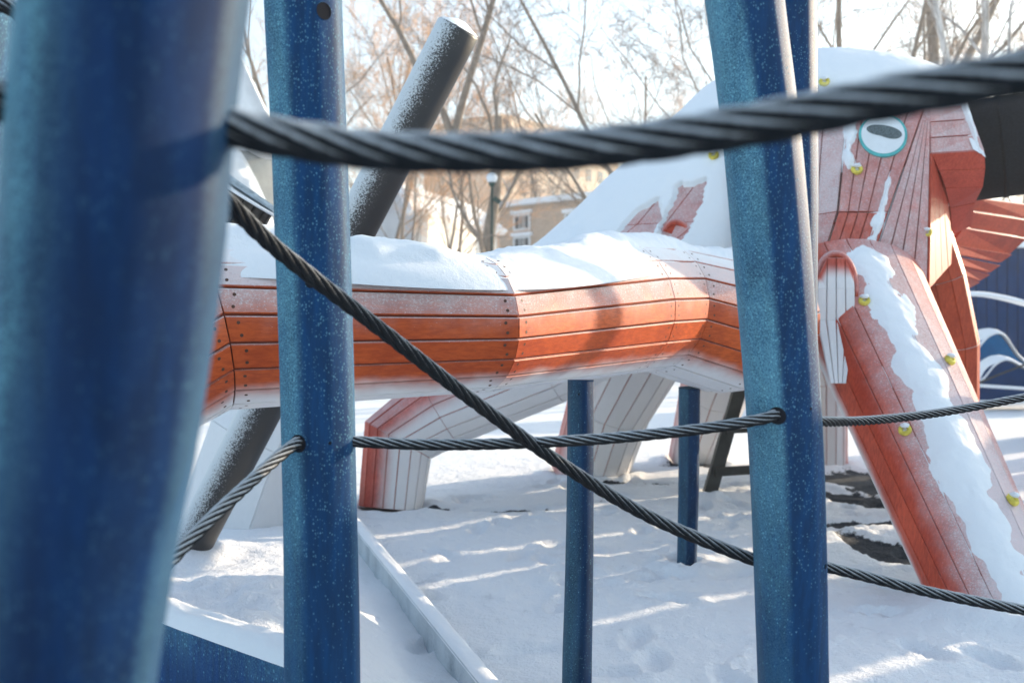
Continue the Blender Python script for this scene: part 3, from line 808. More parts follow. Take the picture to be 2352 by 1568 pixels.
# eye
bvf = BVHTree.FromPolygons(FACEV, FACEF)
def hit(bv, X, Y):
    d = (P(X, Y, 1) - Vector((0, 0, CAMZ))).normalized(); r = bv.ray_cast(Vector((0, 0, CAMZ)), d)
    if r[0] is None: return None, None
    n_ = r[1]; return r[0], (-n_ if n_.dot(d) > 0 else n_)
q = [P(*p) for p in [(1951, 232, 6.45), (2125, 242, 6.31), (2040, 486, 6.19), (1926, 486, 6.26)]]
en = (q[1] - q[0]).cross(q[3] - q[0]).normalized(); en = -en if en.y > 0 else en
bvq = BVHTree.FromPolygons(FACEV, FACEF)
def onplane(X, Y, lift):
    l0, n0_ = hit(bvq, X, Y)
    return onplane0(X, Y, lift + .004)
def onplane0(X, Y, lift):
    d = P(X, Y, 1) - Vector((0, 0, CAMZ)); o = Vector((0, 0, CAMZ)); c0 = (q[0] + q[1] + q[2] + q[3]) / 4
    t = (c0 - o).dot(en) / d.dot(en); return o + d * t + en * lift
def flat(name, outline, lift, mt, parent):
    m_ = MB(); top = [m_.vert(onplane(x, y, lift)) for x, y in outline]; bot = [m_.vert(onplane(x, y, lift) - en * .02) for x, y in outline]
    m_.face(top, 0); k = len(outline)
    for i in range(k): m_.face((bot[i], bot[(i + 1) % k], top[(i + 1) % k], top[i]), 0)
    return m_.build(name, mt, parent)
def egg(cx, cy, rx, ry, rot=0, k=48, fn=None):
    o = []
    for i in range(k):
        t = 2 * math.pi * i / k; r = fn(t) if fn else 1
        x = rx * math.cos(t) * r; y = ry * math.sin(t) * r; o.append((cx + x * math.cos(rot) - y * math.sin(rot), cy + x * math.sin(rot) + y * math.cos(rot)))
    return o
eye = flat("eye", egg(2028, 312, 56, 50, R(8)), .012, M['teal'], octo)
flat("eye_white", egg(2028, 311, 50, 44, R(8)), .0145, M['eyewhite'], eye)
flat("pupil", egg(2030, 306, 38, 17, R(10), fn=lambda t: 1 + .10 * math.cos(2 * t) - .30 * math.exp(-((t - 1.9) / .8) ** 2)), .017, M['pupil'], eye)
# arched openings with a lip
def arch(X, Y, wpx, hpx, D, dirn, mt):
    m_ = MB(); ctr = P(X, Y, D); w = px(wpx, D); h = px(hpx, D); n_ = 22
    n0_ = Vector((0, -1, .25)).normalized(); up_ = Vector(dirn).normalized(); up_ = (up_ - n0_ * up_.dot(n0_)).normalized(); sd = up_.cross(n0_)
    path = [ctr + sd * w * math.cos(t) + up_ * h * math.sin(t) for t in [R(-12) + (math.pi + R(24)) * i / (n_ - 1) for i in range(n_)]]
    m_.tube(path, [.012 + .016 * math.sin(math.pi * i / (n_ - 1)) for i in range(n_)], 8, b=.15)
    pt = [m_.vert(p - n0_ * .012) for p in path] ; m_.face(pt, 1)
    collect(m_)
    return m_.build("arch_opening", [M['face'], mt], octo)
l0, n0__ = hit(BVHTree.FromPolygons(ALLV, ALLF), 1553, 520)
arch(1553, 534, 27, 26, l0.y / KD - .02, (.35, 0, 1), M['jaw'])
arch(1921, 662, 46, 82, 5.72, (.06, 0, 1), M['core'])
mb = MB(); q_ = [(1880, 592, 5.70), (1962, 592, 5.70), (1966, 735, 5.66), (1876, 735, 5.66)]; qv = [P(*p) for p in q_]
for k in range(4):
    for (v0, v1, b0_, b1_) in ((0, .5, 1.25, .1), (.5, 1, .1, -1), (1, 2, -1, -1)):
        aa, bb, cc, dd_ = bilin(qv, k / 4, v0), bilin(qv, (k + 1) / 4, v0), bilin(qv, (k + 1) / 4, v1), bilin(qv, k / 4, v1)
        if v0 == 1:
            lo_ = [P(1908, 880, 5.42), P(1944, 880, 5.42)]
            dd_ = bilin(qv, k / 4, 1); cc = bilin(qv, (k + 1) / 4, 1); aa, bb = dd_, cc; cc = lo_[0] + (lo_[1] - lo_[0]) * ((k + 1) / 4); dd_ = lo_[0] + (lo_[1] - lo_[0]) * (k / 4)
        nn = Vector((0, -1, .1)).normalized(); ins = []
        for p_ in (aa, bb, cc, dd_):
            X_, Y_ = toP(p_); tt = (X_ - 1921) / 44.0
            ytop = 662 - 78 * math.sqrt(max(0, 1 - tt * tt)) if Y_ < 662 else Y_
            ins.append(P(X_, max(Y_, ytop), p_.y / KD))
        mb.prism(ins, nn, .02, .003, .003, 0, (b0_, b0_, b1_, b1_), ge=0)
mb.build('recessed_planks', [M['orange_far'], M['core']], octo)
# yellow climbing holds
bv = BVHTree.FromPolygons(ALLV, ALLF)
for (X, Y, r) in ((1893, 191, .050), (1640, 358, .05), (1968, 391, .05), (1985, 694, .045), (2132, 534, .04), (2178, 829, .045), (2080, 990, .045), (2321, 1150, .045)):
    loc, nn = hit(bv, X, Y)
    if loc is None: continue
    loc = loc + nn * .010; r *= .82
    m_ = MB(); u = nn.orthogonal().normalized(); w = nn.cross(u)
    K = 18; k2 = 8; rg = []
    for i in range(K):
        t = 2 * math.pi * i / K; d = u * math.cos(t) + w * math.sin(t); wo = 1 + .12 * noise.noise(d * 1.4 + loc)
        rg.append([m_.vert(loc + d * (r * .66 * wo + r * .36 * math.cos(2 * math.pi * j / k2)) + nn * (r * .5 * math.sin(2 * math.pi * j / k2) + r * .15)) for j in range(k2)])
    for i in range(K):
        for j in range(k2): m_.face((rg[i][j], rg[(i + 1) % K][j], rg[(i + 1) % K][(j + 1) % k2], rg[i][(j + 1) % k2]), 0, True)
    m_.disc(loc + nn * r * .2, nn, r * .4, 1, 12)
    ho = m_.build("climbing_hold", [M['yellow'], M['frame']], octo)
    # snow sitting on top of the hold
    m_ = MB(); c0 = loc + nn * r * .45 + Vector((0, 0, r * .55))
    rg = []
    for i in range(7):
        f = math.pi * i / 6; ring = []
        for j in range(12):
            t = 2 * math.pi * j / 12; d = Vector((math.cos(t) * math.sin(f), math.sin(t) * math.sin(f), math.cos(f) * .55))
            ring.append(m_.vert(c0 + d * r * .72 * (1 + .5 * nz(d * 1.5 + loc, 2.2))))
        rg.append(ring)
    for i in range(6):
        for j in range(12): m_.face((rg[i + 1][j], rg[i + 1][(j + 1) % 12], rg[i][(j + 1) % 12], rg[i][j]), 0, True)
    m_.build("snow_cap", M['snow'], ho)

KD = 1.0
# ------------------------------------------------------------------ leaning dark pole
a = P(1052, 68, 5.15); b = P(405, 1318, 5.85)
root = empty("leaning_pole", b, "thick dark grey frosted pole leaning right behind the orange tentacle", "pole")
mb = MB(); d = (b - a); n_ = 30
rp = px(50, 5.3)
pts = [a + d * (i / (n_ - 1)) for i in range(n_)]; mb.tube([a - d.normalized() * .012] + pts, [rp * .94] + [rp] * n_, 56)
mb.build("shaft", M['pole'], root)
mb = MB(); t = -d.normalized(); u = t.orthogonal().normalized(); w = t.cross(u); rg = []
for i in range(8):
    rr0 = rp * .93 * (1 - i / 7)
    rg.append([mb.vert(a + t * (.012 + .035 * math.sin(math.pi / 2 * i / 7) + .006 * nz((i, j, 0), .7)) + (u * math.cos(2 * math.pi * j / 40) + w * math.sin(2 * math.pi * j / 40)) * rr0) for j in range(40)])
for i in range(7):
    for j in range(40): mb.face((rg[i][j], rg[i][(j + 1) % 40], rg[i + 1][(j + 1) % 40], rg[i + 1][j]), 0, True)
mb.build("snow_cap", M['snow'], root)

# ------------------------------------------------------------------ dark planked barrel behind the tentacle (left)
root = empty("plank_barrel", P(520, 600, 5.7), "dark weathered plank barrel end between the near post and left-centre post", "play sculpture")
mb = MB(); c1 = P(552, 448, 5.6); ax = (P(500, 640, 5.6) - P(575, 520, 5.6)).normalized(); sd = (P(625, 482, 5.6) - P(500, 400, 5.6)).normalized()
sd = (sd - ax * sd.dot(ax)).normalized(); fw = ax.cross(sd).normalized(); fw = -fw if fw.y > 0 else fw
spec = [(c1, .21, .15), (c1 + ax * .75, .23, .17)]
loft("barrel", spec, fw, 18, [M['darkwood'], M['hole'], M['screw']], root, screws=False, gap=.006)
mb = MB(); K = 36
for s_, (r1, r2) in enumerate(((.215, .155),)):
    pth = [c1 - ax * .004 + sd * r1 * math.cos(t) + fw * r2 * math.sin(t) for t in [2 * math.pi * i / K for i in range(K + 1)]]
    mb.tube(pth, [.009] * (K + 1), 6, caps=False)
mb.build("snow_rim", M['snow'], root)
mb = MB()
mb.prism([P(496, 378, 5.66), P(632, 474, 5.66), P(628, 486, 5.6), P(500, 402, 5.6)], Vector((0, -.6, .8)), .02, .001, .002)
mb.build("lid", simple("frosted_slate", (.30, .36, .40), .7, .3, 20, .3), root)

# ------------------------------------------------------------------ white canopy behind (left)
root = empty("white_canopy", (-8.5, 26, 0), "large smooth white snow-covered canopy behind the two left posts", "canopy")
mb = MB(); q = []
DC = 14.0
prof = [(500, 60), (545, 120), (575, 180), (600, 235), (628, 292), (655, 352)]
n_ = len(prof)
for (x, y) in prof:
    row = []
    for k in range(7):
        xx = x - 60 * k; row.append(mb.vert(P(xx, y - 4 * k, DC + .25 * k * k)))
    q.append(row)
lo = [mb.vert(P(655 - 40 * k, 352 - 3 * k, DC + .3 + .25 * k * k)) for k in range(7)]
for i in range(n_ - 1):
    for k in range(6): mb.face((q[i][k], q[i + 1][k], q[i + 1][k + 1], q[i][k + 1]), 0, True)
# back side for thickness
q2 = [[mb.vert(mb.v[i] + Vector((0, .35, -.05))) for i in row] for row in q]
for i in range(n_ - 1):
    for k in range(6): mb.face((q2[i][k + 1], q2[i + 1][k + 1], q2[i + 1][k], q2[i][k]), 0, True)
    mb.face((q[i][0], q2[i][0], q2[i + 1][0], q[i + 1][0]), 0)
for k in range(6): mb.face((q[-1][k], q2[-1][k], q2[-1][k + 1], q[-1][k + 1]), 0)
mb.build("roof", M['canopy'], root)
mb = MB()
ed = [(540, 338), (560, 372), (580, 412), (598, 452), (612, 490), (640, 560), (655, 640), (655, 860)]
r1 = [mb.vert(P(x, y, DC)) for x, y in ed]; r2 = [mb.vert(P(380, y, DC - .3)) for x, y in ed]; r3 = [mb.vert(P(x, y, DC) + Vector((0, .3, 0))) for x, y in ed]
for i in range(len(ed) - 1):
    mb.face((r2[i], r1[i], r1[i + 1], r2[i + 1]), 0, True); mb.face((r1[i], r3[i], r3[i + 1], r1[i + 1]), 0)
mb.face((r2[0], r3[0], r1[0]), 0)
mb.build("wall", M['canopy'], root)
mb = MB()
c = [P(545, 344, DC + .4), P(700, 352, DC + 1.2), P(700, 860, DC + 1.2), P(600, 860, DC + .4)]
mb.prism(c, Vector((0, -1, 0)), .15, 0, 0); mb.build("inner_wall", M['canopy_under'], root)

# ------------------------------------------------------------------ ladder
root = empty("metal_ladder", G(1630, 1140), "dark metal ladder leaning into the sculpture beside the right blue post", "ladder")
def rail(p0, p1, w):
    m_ = MB(); dd = (p1 - p0); L = dd.length / 2; dd.normalize(); s_ = dd.cross(Vector((0, -1, 0))).normalized(); f_ = dd.cross(s_)
    m_.box((p0 + p1) / 2, s_ * w, f_ * w * .7, dd * L); return m_
lp0 = P(1628, 1140, 8.55); lp1 = P(1725, 800, 8.8)
rail(lp0, lp1, .055).build("rail", M['ladder'], root)
off = Vector((.62, .25, 0))
rail(lp0 + off, lp1 + off, .055).build("rail", M['ladder'], root)
for f in (.17, .44, .745):
    p0 = lp0 + (lp1 - lp0) * f + Vector((-.02, -.06, 0)); p1 = p0 + off + Vector((.04, 0, -.0))
    m_ = MB(); dd = (p1 - p0).normalized(); s_ = Vector((0, 0, 1)); f_ = dd.cross(s_).normalized()
    m_.box((p0 + p1) / 2, dd * (p1 - p0).length / 2, f_ * .02, s_ * .038 if f != .44 else s_ * .02); m_.build("rung", M['ladder'], root)

# ------------------------------------------------------------------ snow-capped kerb and blue board
def snowcap(mb, p0, p1, half, z, h, n=120, k=9, seed=0, lip=.012):
    d = (p1 - p0).normalized(); s = d.cross(Vector((0, 0, 1))).normalized(); rows = []
    for i in range(n):
        c = p0 + (p1 - p0) * i / (n - 1); row = []
        for j in range(k):
            u = -1 + 2 * j / (k - 1)
            wv = 1 + .08 * fr(c, 5, seed + j * .0, 3) if abs(u) < 1 else 1
            hh = h * (1 - abs(u) ** 3.5) * (1 + .5 * fr(c + s * u * .3, 5, seed, 4)) - (.008 if abs(u) == 1 else 0)
            row.append(mb.vert(c + s * (u * (half + lip) * (1 + .05 * fr(c, 8, seed + 2 * (u > 0), 3))) + Vector((0, 0, z + hh))))
        rows.append(row)
    for i in range(n - 1):
        for j in range(k - 1): mb.face((rows[i][j], rows[i][j + 1], rows[i + 1][j + 1], rows[i + 1][j]), 0, True)
root = empty("timber_kerb", (-.58, 5.74, 0), "low snow-capped timber kerb running diagonally across the lower snow", "kerb")
k0 = Vector((-1.46, 8.05, 0)); k1 = Vector((.144, 3.10, 0)); dd = (k1 - k0).normalized(); s_ = dd.cross(Vector((0, 0, 1))).normalized()
ztop = .12
k0p = k0 ; k1p = k1
mb = MB(); mb.box((k0p + k1p) / 2 + Vector((0, 0, ztop / 2 - .02)), dd * (k1p - k0p).length / 2, s_ * .04, Vector((0, 0, ztop / 2 + .02)))
mb.build("beam", post_mat("frosted_kerb", (.06, .12, .17), 1.8, z0=-1, z1=0, filml=.9, rimk=.8, fcol=(.62, .68, .71)), root)
mb = MB(); snowcap(mb, k0p, k1p, .038, ztop, .02, 260, 9, 3, .004); mb.build("snow_cap", M['snow'], root)
root = empty("blue_board", (-1.2, 3.45, 0), "navy blue board edge with a snow strip at the bottom left", "board")
b0 = Vector((-2.9, 4.95, 0)); b1 = Vector((-.56, 2.99, 0)); dd = (b1 - b0).normalized(); s_ = dd.cross(Vector((0, 0, 1))).normalized()
mb = MB(); mb.box((b0 + b1) / 2 + Vector((0, 0, .22)) + s_ * -.0, dd * (b1 - b0).length / 2, s_ * .05, Vector((0, 0, .24)))
mb.build("board", post_mat('board_frosted_edge', (.0004, .035, .14), .8, z0=.28, z1=.50, vs=110, rimk=.0, filml=.3), root)
mb = MB(); snowcap(mb, b0, b1, .05, .46, .05, 200, 11, 8, .008); mb.build("snow_cap", M['snow'], root)

# ------------------------------------------------------------------ blue wall and blue boat at the right
D0 = 20.5
root = empty("blue_board_wall", P(2300, 905, D0), "tall dark blue board wall behind the sculpture's right leg", "wall")
mb = MB()
for i in range(22):
    x0 = 2170 + i * 24; x1 = x0 + 24
    def wy(x): return 566 + (x - 2330) * .01
    dA = D0 + .0006 * (x0 - 2170) ** 1.2; dB = D0 + .0006 * (x1 - 2170) ** 1.2
    mb.prism([P(x0, wy(x0), dA), P(x1, wy(x1), dB), P(x1, 902, dB), P(x0, 902, dA)], Vector((0, -1, 0)), .06, .010, .006)
ids = [mb.vert(P(2170, 570, D0 + .1)), mb.vert(P(2700, 570, D0 + .9)), mb.vert(P(2700, 905, D0 + .9)), mb.vert(P(2170, 905, D0 + .1))]
mb.face(ids, 1)
mb.build("boards", [M['bluewall'], M['hole']], root)
mb = MB(); mb.box(P(2435, 563, D0 + .3), Vector((2.5, .25, 0)), Vector((-.0, .22, 0)), Vector((0, 0, .06))); mb.build("snow_cap", M['snow'], root)
D1 = 17.5
root = empty("blue_play_boat", P(2330, 920, D1), "mid blue play boat with wavy snow-topped edges at the right margin", "play boat")
def wavy(top, bot, D, mt, name):
    m_ = MB(); nn = Vector((0, -1, 0)); n = 40
    tp = catmull(top, n); bt = catmull(bot, n)
    A = [m_.vert(P(x, y, D)) for x, y in tp]; B = [m_.vert(P(x, y, D)) for x, y in bt]; A2 = [m_.vert(P(x, y, D) + Vector((0, .25, 0))) for x, y in tp]
    for i in range(n - 1): m_.face((B[i], B[i + 1], A[i + 1], A[i]), 0); m_.face((A[i], A[i + 1], A2[i + 1], A2[i]), 0)
    return m_.build(name, mt, root), tp
wv1 = [(2215, 840), (2240, 800), (2268, 771), (2300, 772), (2340, 825), (2390, 850), (2500, 850)]
wavy(wv1, [(2215, 915), (2240, 915), (2268, 915), (2300, 917), (2340, 917), (2390, 917), (2500, 917)], D1, M['bluewall2'], "hull")
wv2 = [(2215, 890), (2250, 872), (2280, 838), (2310, 828), (2352, 848), (2420, 880), (2500, 885)]
wavy(wv2, [(2215, 916), (2250, 918), (2280, 919), (2310, 920), (2352, 920), (2420, 920), (2500, 920)], D1 - .7, M['bluewall'], "hull")
def snowline(path, D, r, name, rt, wd=.0):
    m_ = MB(); tp = catmull(path, 60)
    n = len(tp); rows = []
    for i, (x, y) in enumerate(tp):
        c = P(x, y, D); row = []
        for j in range(7):
            t = math.pi * j / 6; row.append(m_.vert(c + Vector((0, -math.cos(t) * (r + wd) + wd * .8, math.sin(t) * r))))
        rows.append(row)
    for i in range(n - 1):
        for j in range(6): m_.face((rows[i][j], rows[i + 1][j], rows[i + 1][j + 1], rows[i][j + 1]), 0, True)
        m_.face((rows[i][0], rows[i][6], rows[i + 1][6], rows[i + 1][0]), 0)
    return m_.build(name, M['snow_soft'], rt)
snowline(wv1, D1 + .1, .10, "snow_cap", root, .28)
snowline(wv2, D1 - .6, .09, "snow_cap", root, .22)
snowline([(2200, 680), (2260, 680), (2320, 690), (2400, 712), (2500, 740)], D1 + .5, .085, "snow_rail", root, .1)
m_ = MB(); m_.tube([P(x, y, D1 - 1.0) for x, y in ((2200, 895), (2240, 882), (2300, 858), (2352, 838), (2450, 800))], [.02] * 5, 6); m_.build("cable", M['ladder'], root)
m_ = MB(); m_.tube([P(x, y, D1 - 1.0) for x, y in ((2210, 882), (2260, 886), (2352, 892), (2450, 896))], [.03] * 4, 6); m_.build("stripe_rail", M['snow'], root)

# ------------------------------------------------------------------ buildings
def wallbox(name, p0, p1, z0, z1, th, mt, parent):
    m_ = MB(); d = (p1 - p0); L = d.length; d = d.normalized(); n_ = Vector((d.y, -d.x, 0)); n_ = -n_ if n_.y > 0 else n_
    c = (p0 + p1) / 2 - n_ * th / 2; c.z = (z0 + z1) / 2
    m_.box(c, d * L / 2, n_ * th / 2, Vector((0, 0, (z1 - z0) / 2)))
    o0 = m_.build(name, mt, parent); return o0, d, n_
def zat(py, D): return CAMZ + (HY - py) / F * D
# brick house
bA = P(1148, 740, 55); bA.z = 0; bB = P(1500, 740, 48.1); bB.z = 0
root = empty("brick_house", (bA + bB) / 2, "two-storey tan brick house with a snowy flat roof beyond the tentacle", "house")
ztop = zat(478, 55)
o_, d_, n_ = wallbox("wall", bA, bB, 0, ztop, 8, M['brick'], root)
m_ = MB(); c = (bA + bB) / 2 - n_ * 3.8; c.z = ztop + .14; m_.box(c, d_ * ((bB - bA).length / 2 + .3), n_ * 4.3, Vector((0, 0, .14))); m_.build("snowy_roof", M['snow'], root)
for (fx, zc, hh) in ((.165, 511, .34), (.52, 508, .34), (.165, 562, .34), (.52, 559, .34), (.85, 506, .34)):
    base = bA + (bB - bA) * fx; D = base.y; z = zat(zc, D)
    fo = MB(); c = base + n_ * .04; c.z = z
    W = .52
    for (dx, dz, w, h2) in ((0, hh + .05, W + .08, .05), (0, -hh - .05, W + .1, .07), (-W - .04, 0, .06, hh), (W + .04, 0, .06, hh), (-.16, 0, .02, hh), (.04, 0, .02, hh), (.2, 0, .02, hh)):
        fo.box(c + d_ * dx + Vector((0, 0, dz)), d_ * w, n_ * .05, Vector((0, 0, h2)))
    wo = fo.build("window", M['frame'], root)
    gl = MB(); gl.box(c - n_ * .02, d_ * W, n_ * .02, Vector((0, 0, hh))); gl.build("pane", M['glass'], wo)
    hd = MB(); hd.box(c + Vector((0, 0, hh + .22)), d_ * (W + .22), n_ * .12, Vector((0, 0, .10))); hd.build("snowy_awning", M['snow'], wo)
# white house
wA = P(968, 740, 37); wA.z = 0; wB = P(1142, 740, 45.5); wB.z = 0
root = empty("white_house", (wA + wB) / 2, "long white plastered house with a snowy pitched roof left of the brick house", "house")
zt = zat(486, 37)
o_, d_, n_ = wallbox("wall", wA, wB, 0, zt, .3, M['stucco'], root)
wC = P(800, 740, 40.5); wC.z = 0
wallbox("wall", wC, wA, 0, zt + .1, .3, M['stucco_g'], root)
m_ = MB()
ridgeh = zt + 1.25; o1 = Vector((-.5, -.35, 0)); ra = (wA + wC) / 2 + Vector((.6, .1, 0)); rb = ra + (wB - wA)
A0 = wA + o1 * .8; B0 = wB + Vector((.4, -.2, 0)); A0.z = B0.z = zt - .05; ra.z = rb.z = ridgeh; C0 = wC.copy(); C0.z = zt - .05; C1 = wC + (wB - wA); C1.z = zt - .05
for (q0, q1, q2_, q3) in ((A0, B0, rb, ra), (ra, rb, C1, C0)):
    nn = (q1 - q0).cross(q3 - q0).normalized(); nn = -nn if nn.z < 0 else nn
    m_.prism([q + nn * .15 for q in (q0, q1, q2_, q3)], nn, .3, 0, .02)
m_.build("snowy_roof", M['snow'], root)
m_ = MB(); g0 = wA.copy(); g0.z = zt; g1 = wC.copy(); g1.z = zt; g2 = ra.copy(); g2.z = ridgeh - .1
ids = [m_.vert(x) for x in (g0, g1, g2)]; m_.face(ids, 0); ids = [m_.vert(x + Vector((0, .3, 0))) for x in (g0, g1, g2)]; m_.face(ids[::-1], 0)
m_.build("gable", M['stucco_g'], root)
# far apartment block glowing in the sun behind the trees
fA = P(1150, 740, 110); fA.z = 0; fB = P(1420, 740, 128); fB.z = 0
root = empty("apartment_block", (fA + fB) / 2, "distant tan apartment block seen through the branches above the brick house", "apartment block")
zt = zat(268, 112)
o_, d_, n_ = wallbox("wall", fA, fB, 0, zt, 12, M['tan'], root)
L = (fB - fA).length
for r_ in range(7):
    z = zt - 2.0 - r_ * 3.0
    for i in range(9):
        m_ = MB(); c = fA + d_ * (1.5 + i * (L - 3) / 8) + n_ * .03; c.z = z; m_.box(c, d_ * .55, n_ * .03, Vector((0, 0, .75)))
        m_.build("window", M['glass'], root)

# ------------------------------------------------------------------ lamp
lb = P(1130, 740, 27); lb.z = 0
root = empty("street_lamp", lb, "park lamp with a white globe on a dark green pole before the houses", "street lamp")
zg = zat(408, 27)
m_ = MB(); m_.tube([lb, lb + Vector((0, 0, 1.0)), lb + Vector((0, 0, 1.05)), Vector((lb.x, lb.y, zg - .25))], [.07, .06, .04, .032], 10); m_.build("pole", M['lampgreen'], root)
m_ = MB(); m_.tube([Vector((lb.x, lb.y, zg - .27)), Vector((lb.x, lb.y, zg - .2)), Vector((lb.x, lb.y, zg - .13))], [.03, .09, .10], 12); m_.build("collar", M['lampgreen'], root)
def sphere(c, r, sq=1.0, kx=20, ky=12):
    m_ = MB(); rg = []
    for i in range(ky + 1):
        f = math.pi * i / ky; rg.append([m_.vert(c + Vector((math.cos(2 * math.pi * j / kx) * math.sin(f) * r, math.sin(2 * math.pi * j / kx) * math.sin(f) * r, math.cos(f) * r * sq))) for j in range(kx)])
    for i in range(ky):
        for j in range(kx): m_.face((rg[i + 1][j], rg[i + 1][(j + 1) % kx], rg[i][(j + 1) % kx], rg[i][j]), 0, True)
    return m_
sphere(Vector((lb.x, lb.y, zg)), .155, 1.05).build("globe", M['globe'], root)
sphere(Vector((lb.x, lb.y, zg + .17)), .05, .8).build("finial", M['lampgreen'], root)
m_ = MB(); c = Vector((lb.x + .14, lb.y - .05, zg - .62)); m_.box(c, Vector((.09, 0, -.06)), Vector((0, .05, 0)), Vector((.035, 0, .05))); m_.box(c - Vector((.09, 0, .01)), Vector((.05, 0, 0)), Vector((0, .015, 0)), Vector((0, 0, .015))); m_.build("floodlight", M['lampgreen'], root)

# ------------------------------------------------------------------ unseen fence, hut and post added to cast shade from the right
A_ = Vector((math.sin(R(SUN_AZ)), math.cos(R(SUN_AZ)), 0)); B_ = Vector((-A_.y, A_.x, 0))
def fs(r, q, z=0): v = A_ * r + B_ * q; v.z = z; return v
root = empty("shade_fence", fs(13, 5.4), "added unseen blue board fence with gaps, shading the ground from the right", "fence")
gaps = [(4.42, 4.60), (4.70, 4.96), (6.16, 6.42), (5.52, 5.60), (3.9, 3.96)]  # openings placed to let streaks of sun onto the snow
m_ = MB(); x = 2.8
while x < 7.2:
    x1 = x + .14
    for ga, gb in gaps:
        if x < gb and x1 > ga: x1 = ga; break
    if x1 > x + .005: m_.box(fs(13, (x + x1) / 2, 1.32), B_ * ((x1 - x) / 2), A_ * .015, Vector((0, 0, 1.32)))
    x = x1
    for ga, gb in gaps:
        if abs(x - ga) < 1e-6: x = gb
m_.build("boards", M['bluewall'], root)
root = empty("shade_hut", fs(14, .5), "added unseen tall blue hut with a pitched roof, casting shade from the right", "play hut")  # hut added out of view to shade the foreground and posts
m_ = MB(); m_.box(fs(14, -.9, 1.75), B_ * 3.6, A_ * 1.0, Vector((0, 0, 1.75))); m_.build("wall", M['bluewall'], root)
m_ = MB()
for sg in (1, -1):
    q4 = [fs(14, -4.7, 4.1), fs(14, 2.9, 4.1), fs(14 + sg * 1.25, 2.9, 3.35), fs(14 + sg * 1.25, -4.7, 3.35)]
    nn = (q4[1] - q4[0]).cross(q4[3] - q4[0]).normalized(); nn = nn if nn.z > 0 else -nn
    m_.prism(q4, nn, .08, 0, .01)
m_.build("roof", M['snow'], root)

pb = fs(2.4 + 4.7 + .6, 3.45)  # extra post added out of view for its shadow on the tentacle
root = empty("blue_post", pb, "added unseen slender blue post casting the dark band on the tentacle", "post", "blue rope frame posts")
m_ = MB(); m_.tube([pb, pb + Vector((.0, .0, 3.9))], [.055, .05], 24); m_.build("shaft", M['blue_low2'], root)

# ------------------------------------------------------------------ trees
def grow(mb_t, mb_c, rng, base, stems, depth, spread=.55, upbias=.18, twig=.009, dens=1.0, ksides=(8, 6, 4, 3, 3, 3)):
    def br(p, d, L, r, lev, trunk):
        n = 7 if lev <= 1 else (5 if lev == 2 else 4); pts = [p.copy()]; rad = [r]; q = p.copy(); dd = d.copy()
        r_end = r * (.45 if lev < depth else .5)
        for i in range(n):
            w = (.10, .14, .2, .26, .32, .35)[min(lev, 5)]
            dd = (dd + Vector((rng.gauss(0, w), rng.gauss(0, w), rng.gauss(0, w) + upbias * (.4 if lev < 2 else .5)))).normalized()
            q = q + dd * L / n; pts.append(q.copy()); rad.append(max(twig * .6, r + (r_end - r) * (i + 1) / n))
        (mb_t if trunk else mb_c).tube(pts, rad, ksides[min(lev, 5)], 0 if lev < 3 else 1, caps=False, smooth=lev < 3)
        if lev >= depth: return
        cnt = int(round((6, 7, 7, 9, 5, 3)[min(lev, 5)] * dens))
        for i in range(cnt):
            f = (.35 if lev == 0 else .18) + (.98 - (.35 if lev == 0 else .18)) * (i + rng.random()) / cnt
            k = min(int(f * n), n - 1); pp = pts[k] + (pts[k + 1] - pts[k]) * (f * n - k)
            ax = (pts[k + 1] - pts[k]).normalized(); o = ax.orthogonal().normalized(); o.rotate(Matrix.Rotation(rng.uniform(0, 6.283), 3, ax))
            ang = rng.uniform(spread * .7, spread * 1.5); nd = (ax * math.cos(ang) + o * math.sin(ang)).normalized(); nd.z = nd.z * .8 + .05; nd.normalize()
            rl_ = L * rng.uniform(.42, .68) * (1.0 - .35 * f); rn = max(twig, rad[k] * rng.uniform(.32, .48))
            br(pp, nd, rl_, rn, lev + 1, False)
    for (p, d, L, r) in stems: br(base + Vector(p), Vector(d).normalized(), L, r, 0, True)
def tree_mesh(seed, stems, depth=4, **kw):
    rng = random.Random(seed); t = MB(); c = MB(); grow(t, c, rng, Vector((0, 0, 0)), stems, depth, **kw); return t, c
def tree_obj(loc, t, c, label, mats_t, mats_c, name="bare_tree", group="bare winter trees behind the playground"):
    root = empty(name, loc, label, "tree", group)
    for (m_, nm, mt) in ((t, "trunk", mats_t), (c, "crown", mats_c)):
        if isinstance(m_, MB):
            o0 = MB.build(m_, nm, mt); o0.parent = root
        else:
            o0 = m_.copy(); COL.objects.link(o0); o0.parent = root
    return root
def copy_tree(src, loc, rz, sc, label):
    r = src.copy(); COL.objects.link(r); r.location = loc; r.rotation_euler = (0, 0, rz); r.scale = (sc, sc, sc); r['label'] = label
    for ch in src.children:
        c = ch.copy(); COL.objects.link(c); c.parent = r
    return r
BT = [M['bark'], M['twig']]; 
def gp(px_, D): v = P(px_, 740, D); v.z = 0; return v
# leaning multi-stem tree right of centre
t, c = tree_mesh(11, [((0, 0, 0), (-.55, .1, 1), 12.5, .10), ((.3, .2, 0), (-.30, 0, 1), 13, .10), ((.7, 0, 0), (.05, .1, 1), 13, .09), ((.2, .3, 0), (-1.0, 0, .8), 9.5, .08), ((.9, .1, 0), (.35, 0, 1), 12, .09)], 4, twig=.0065, dens=.92, spread=.6)
big_tree = tree_obj(gp(1690, 26), t, c, "broad dark multi-stemmed tree leaning left behind the snowy body", [M['bark'], M['twig_dark']], [M['bark'], M['twig_dark']])
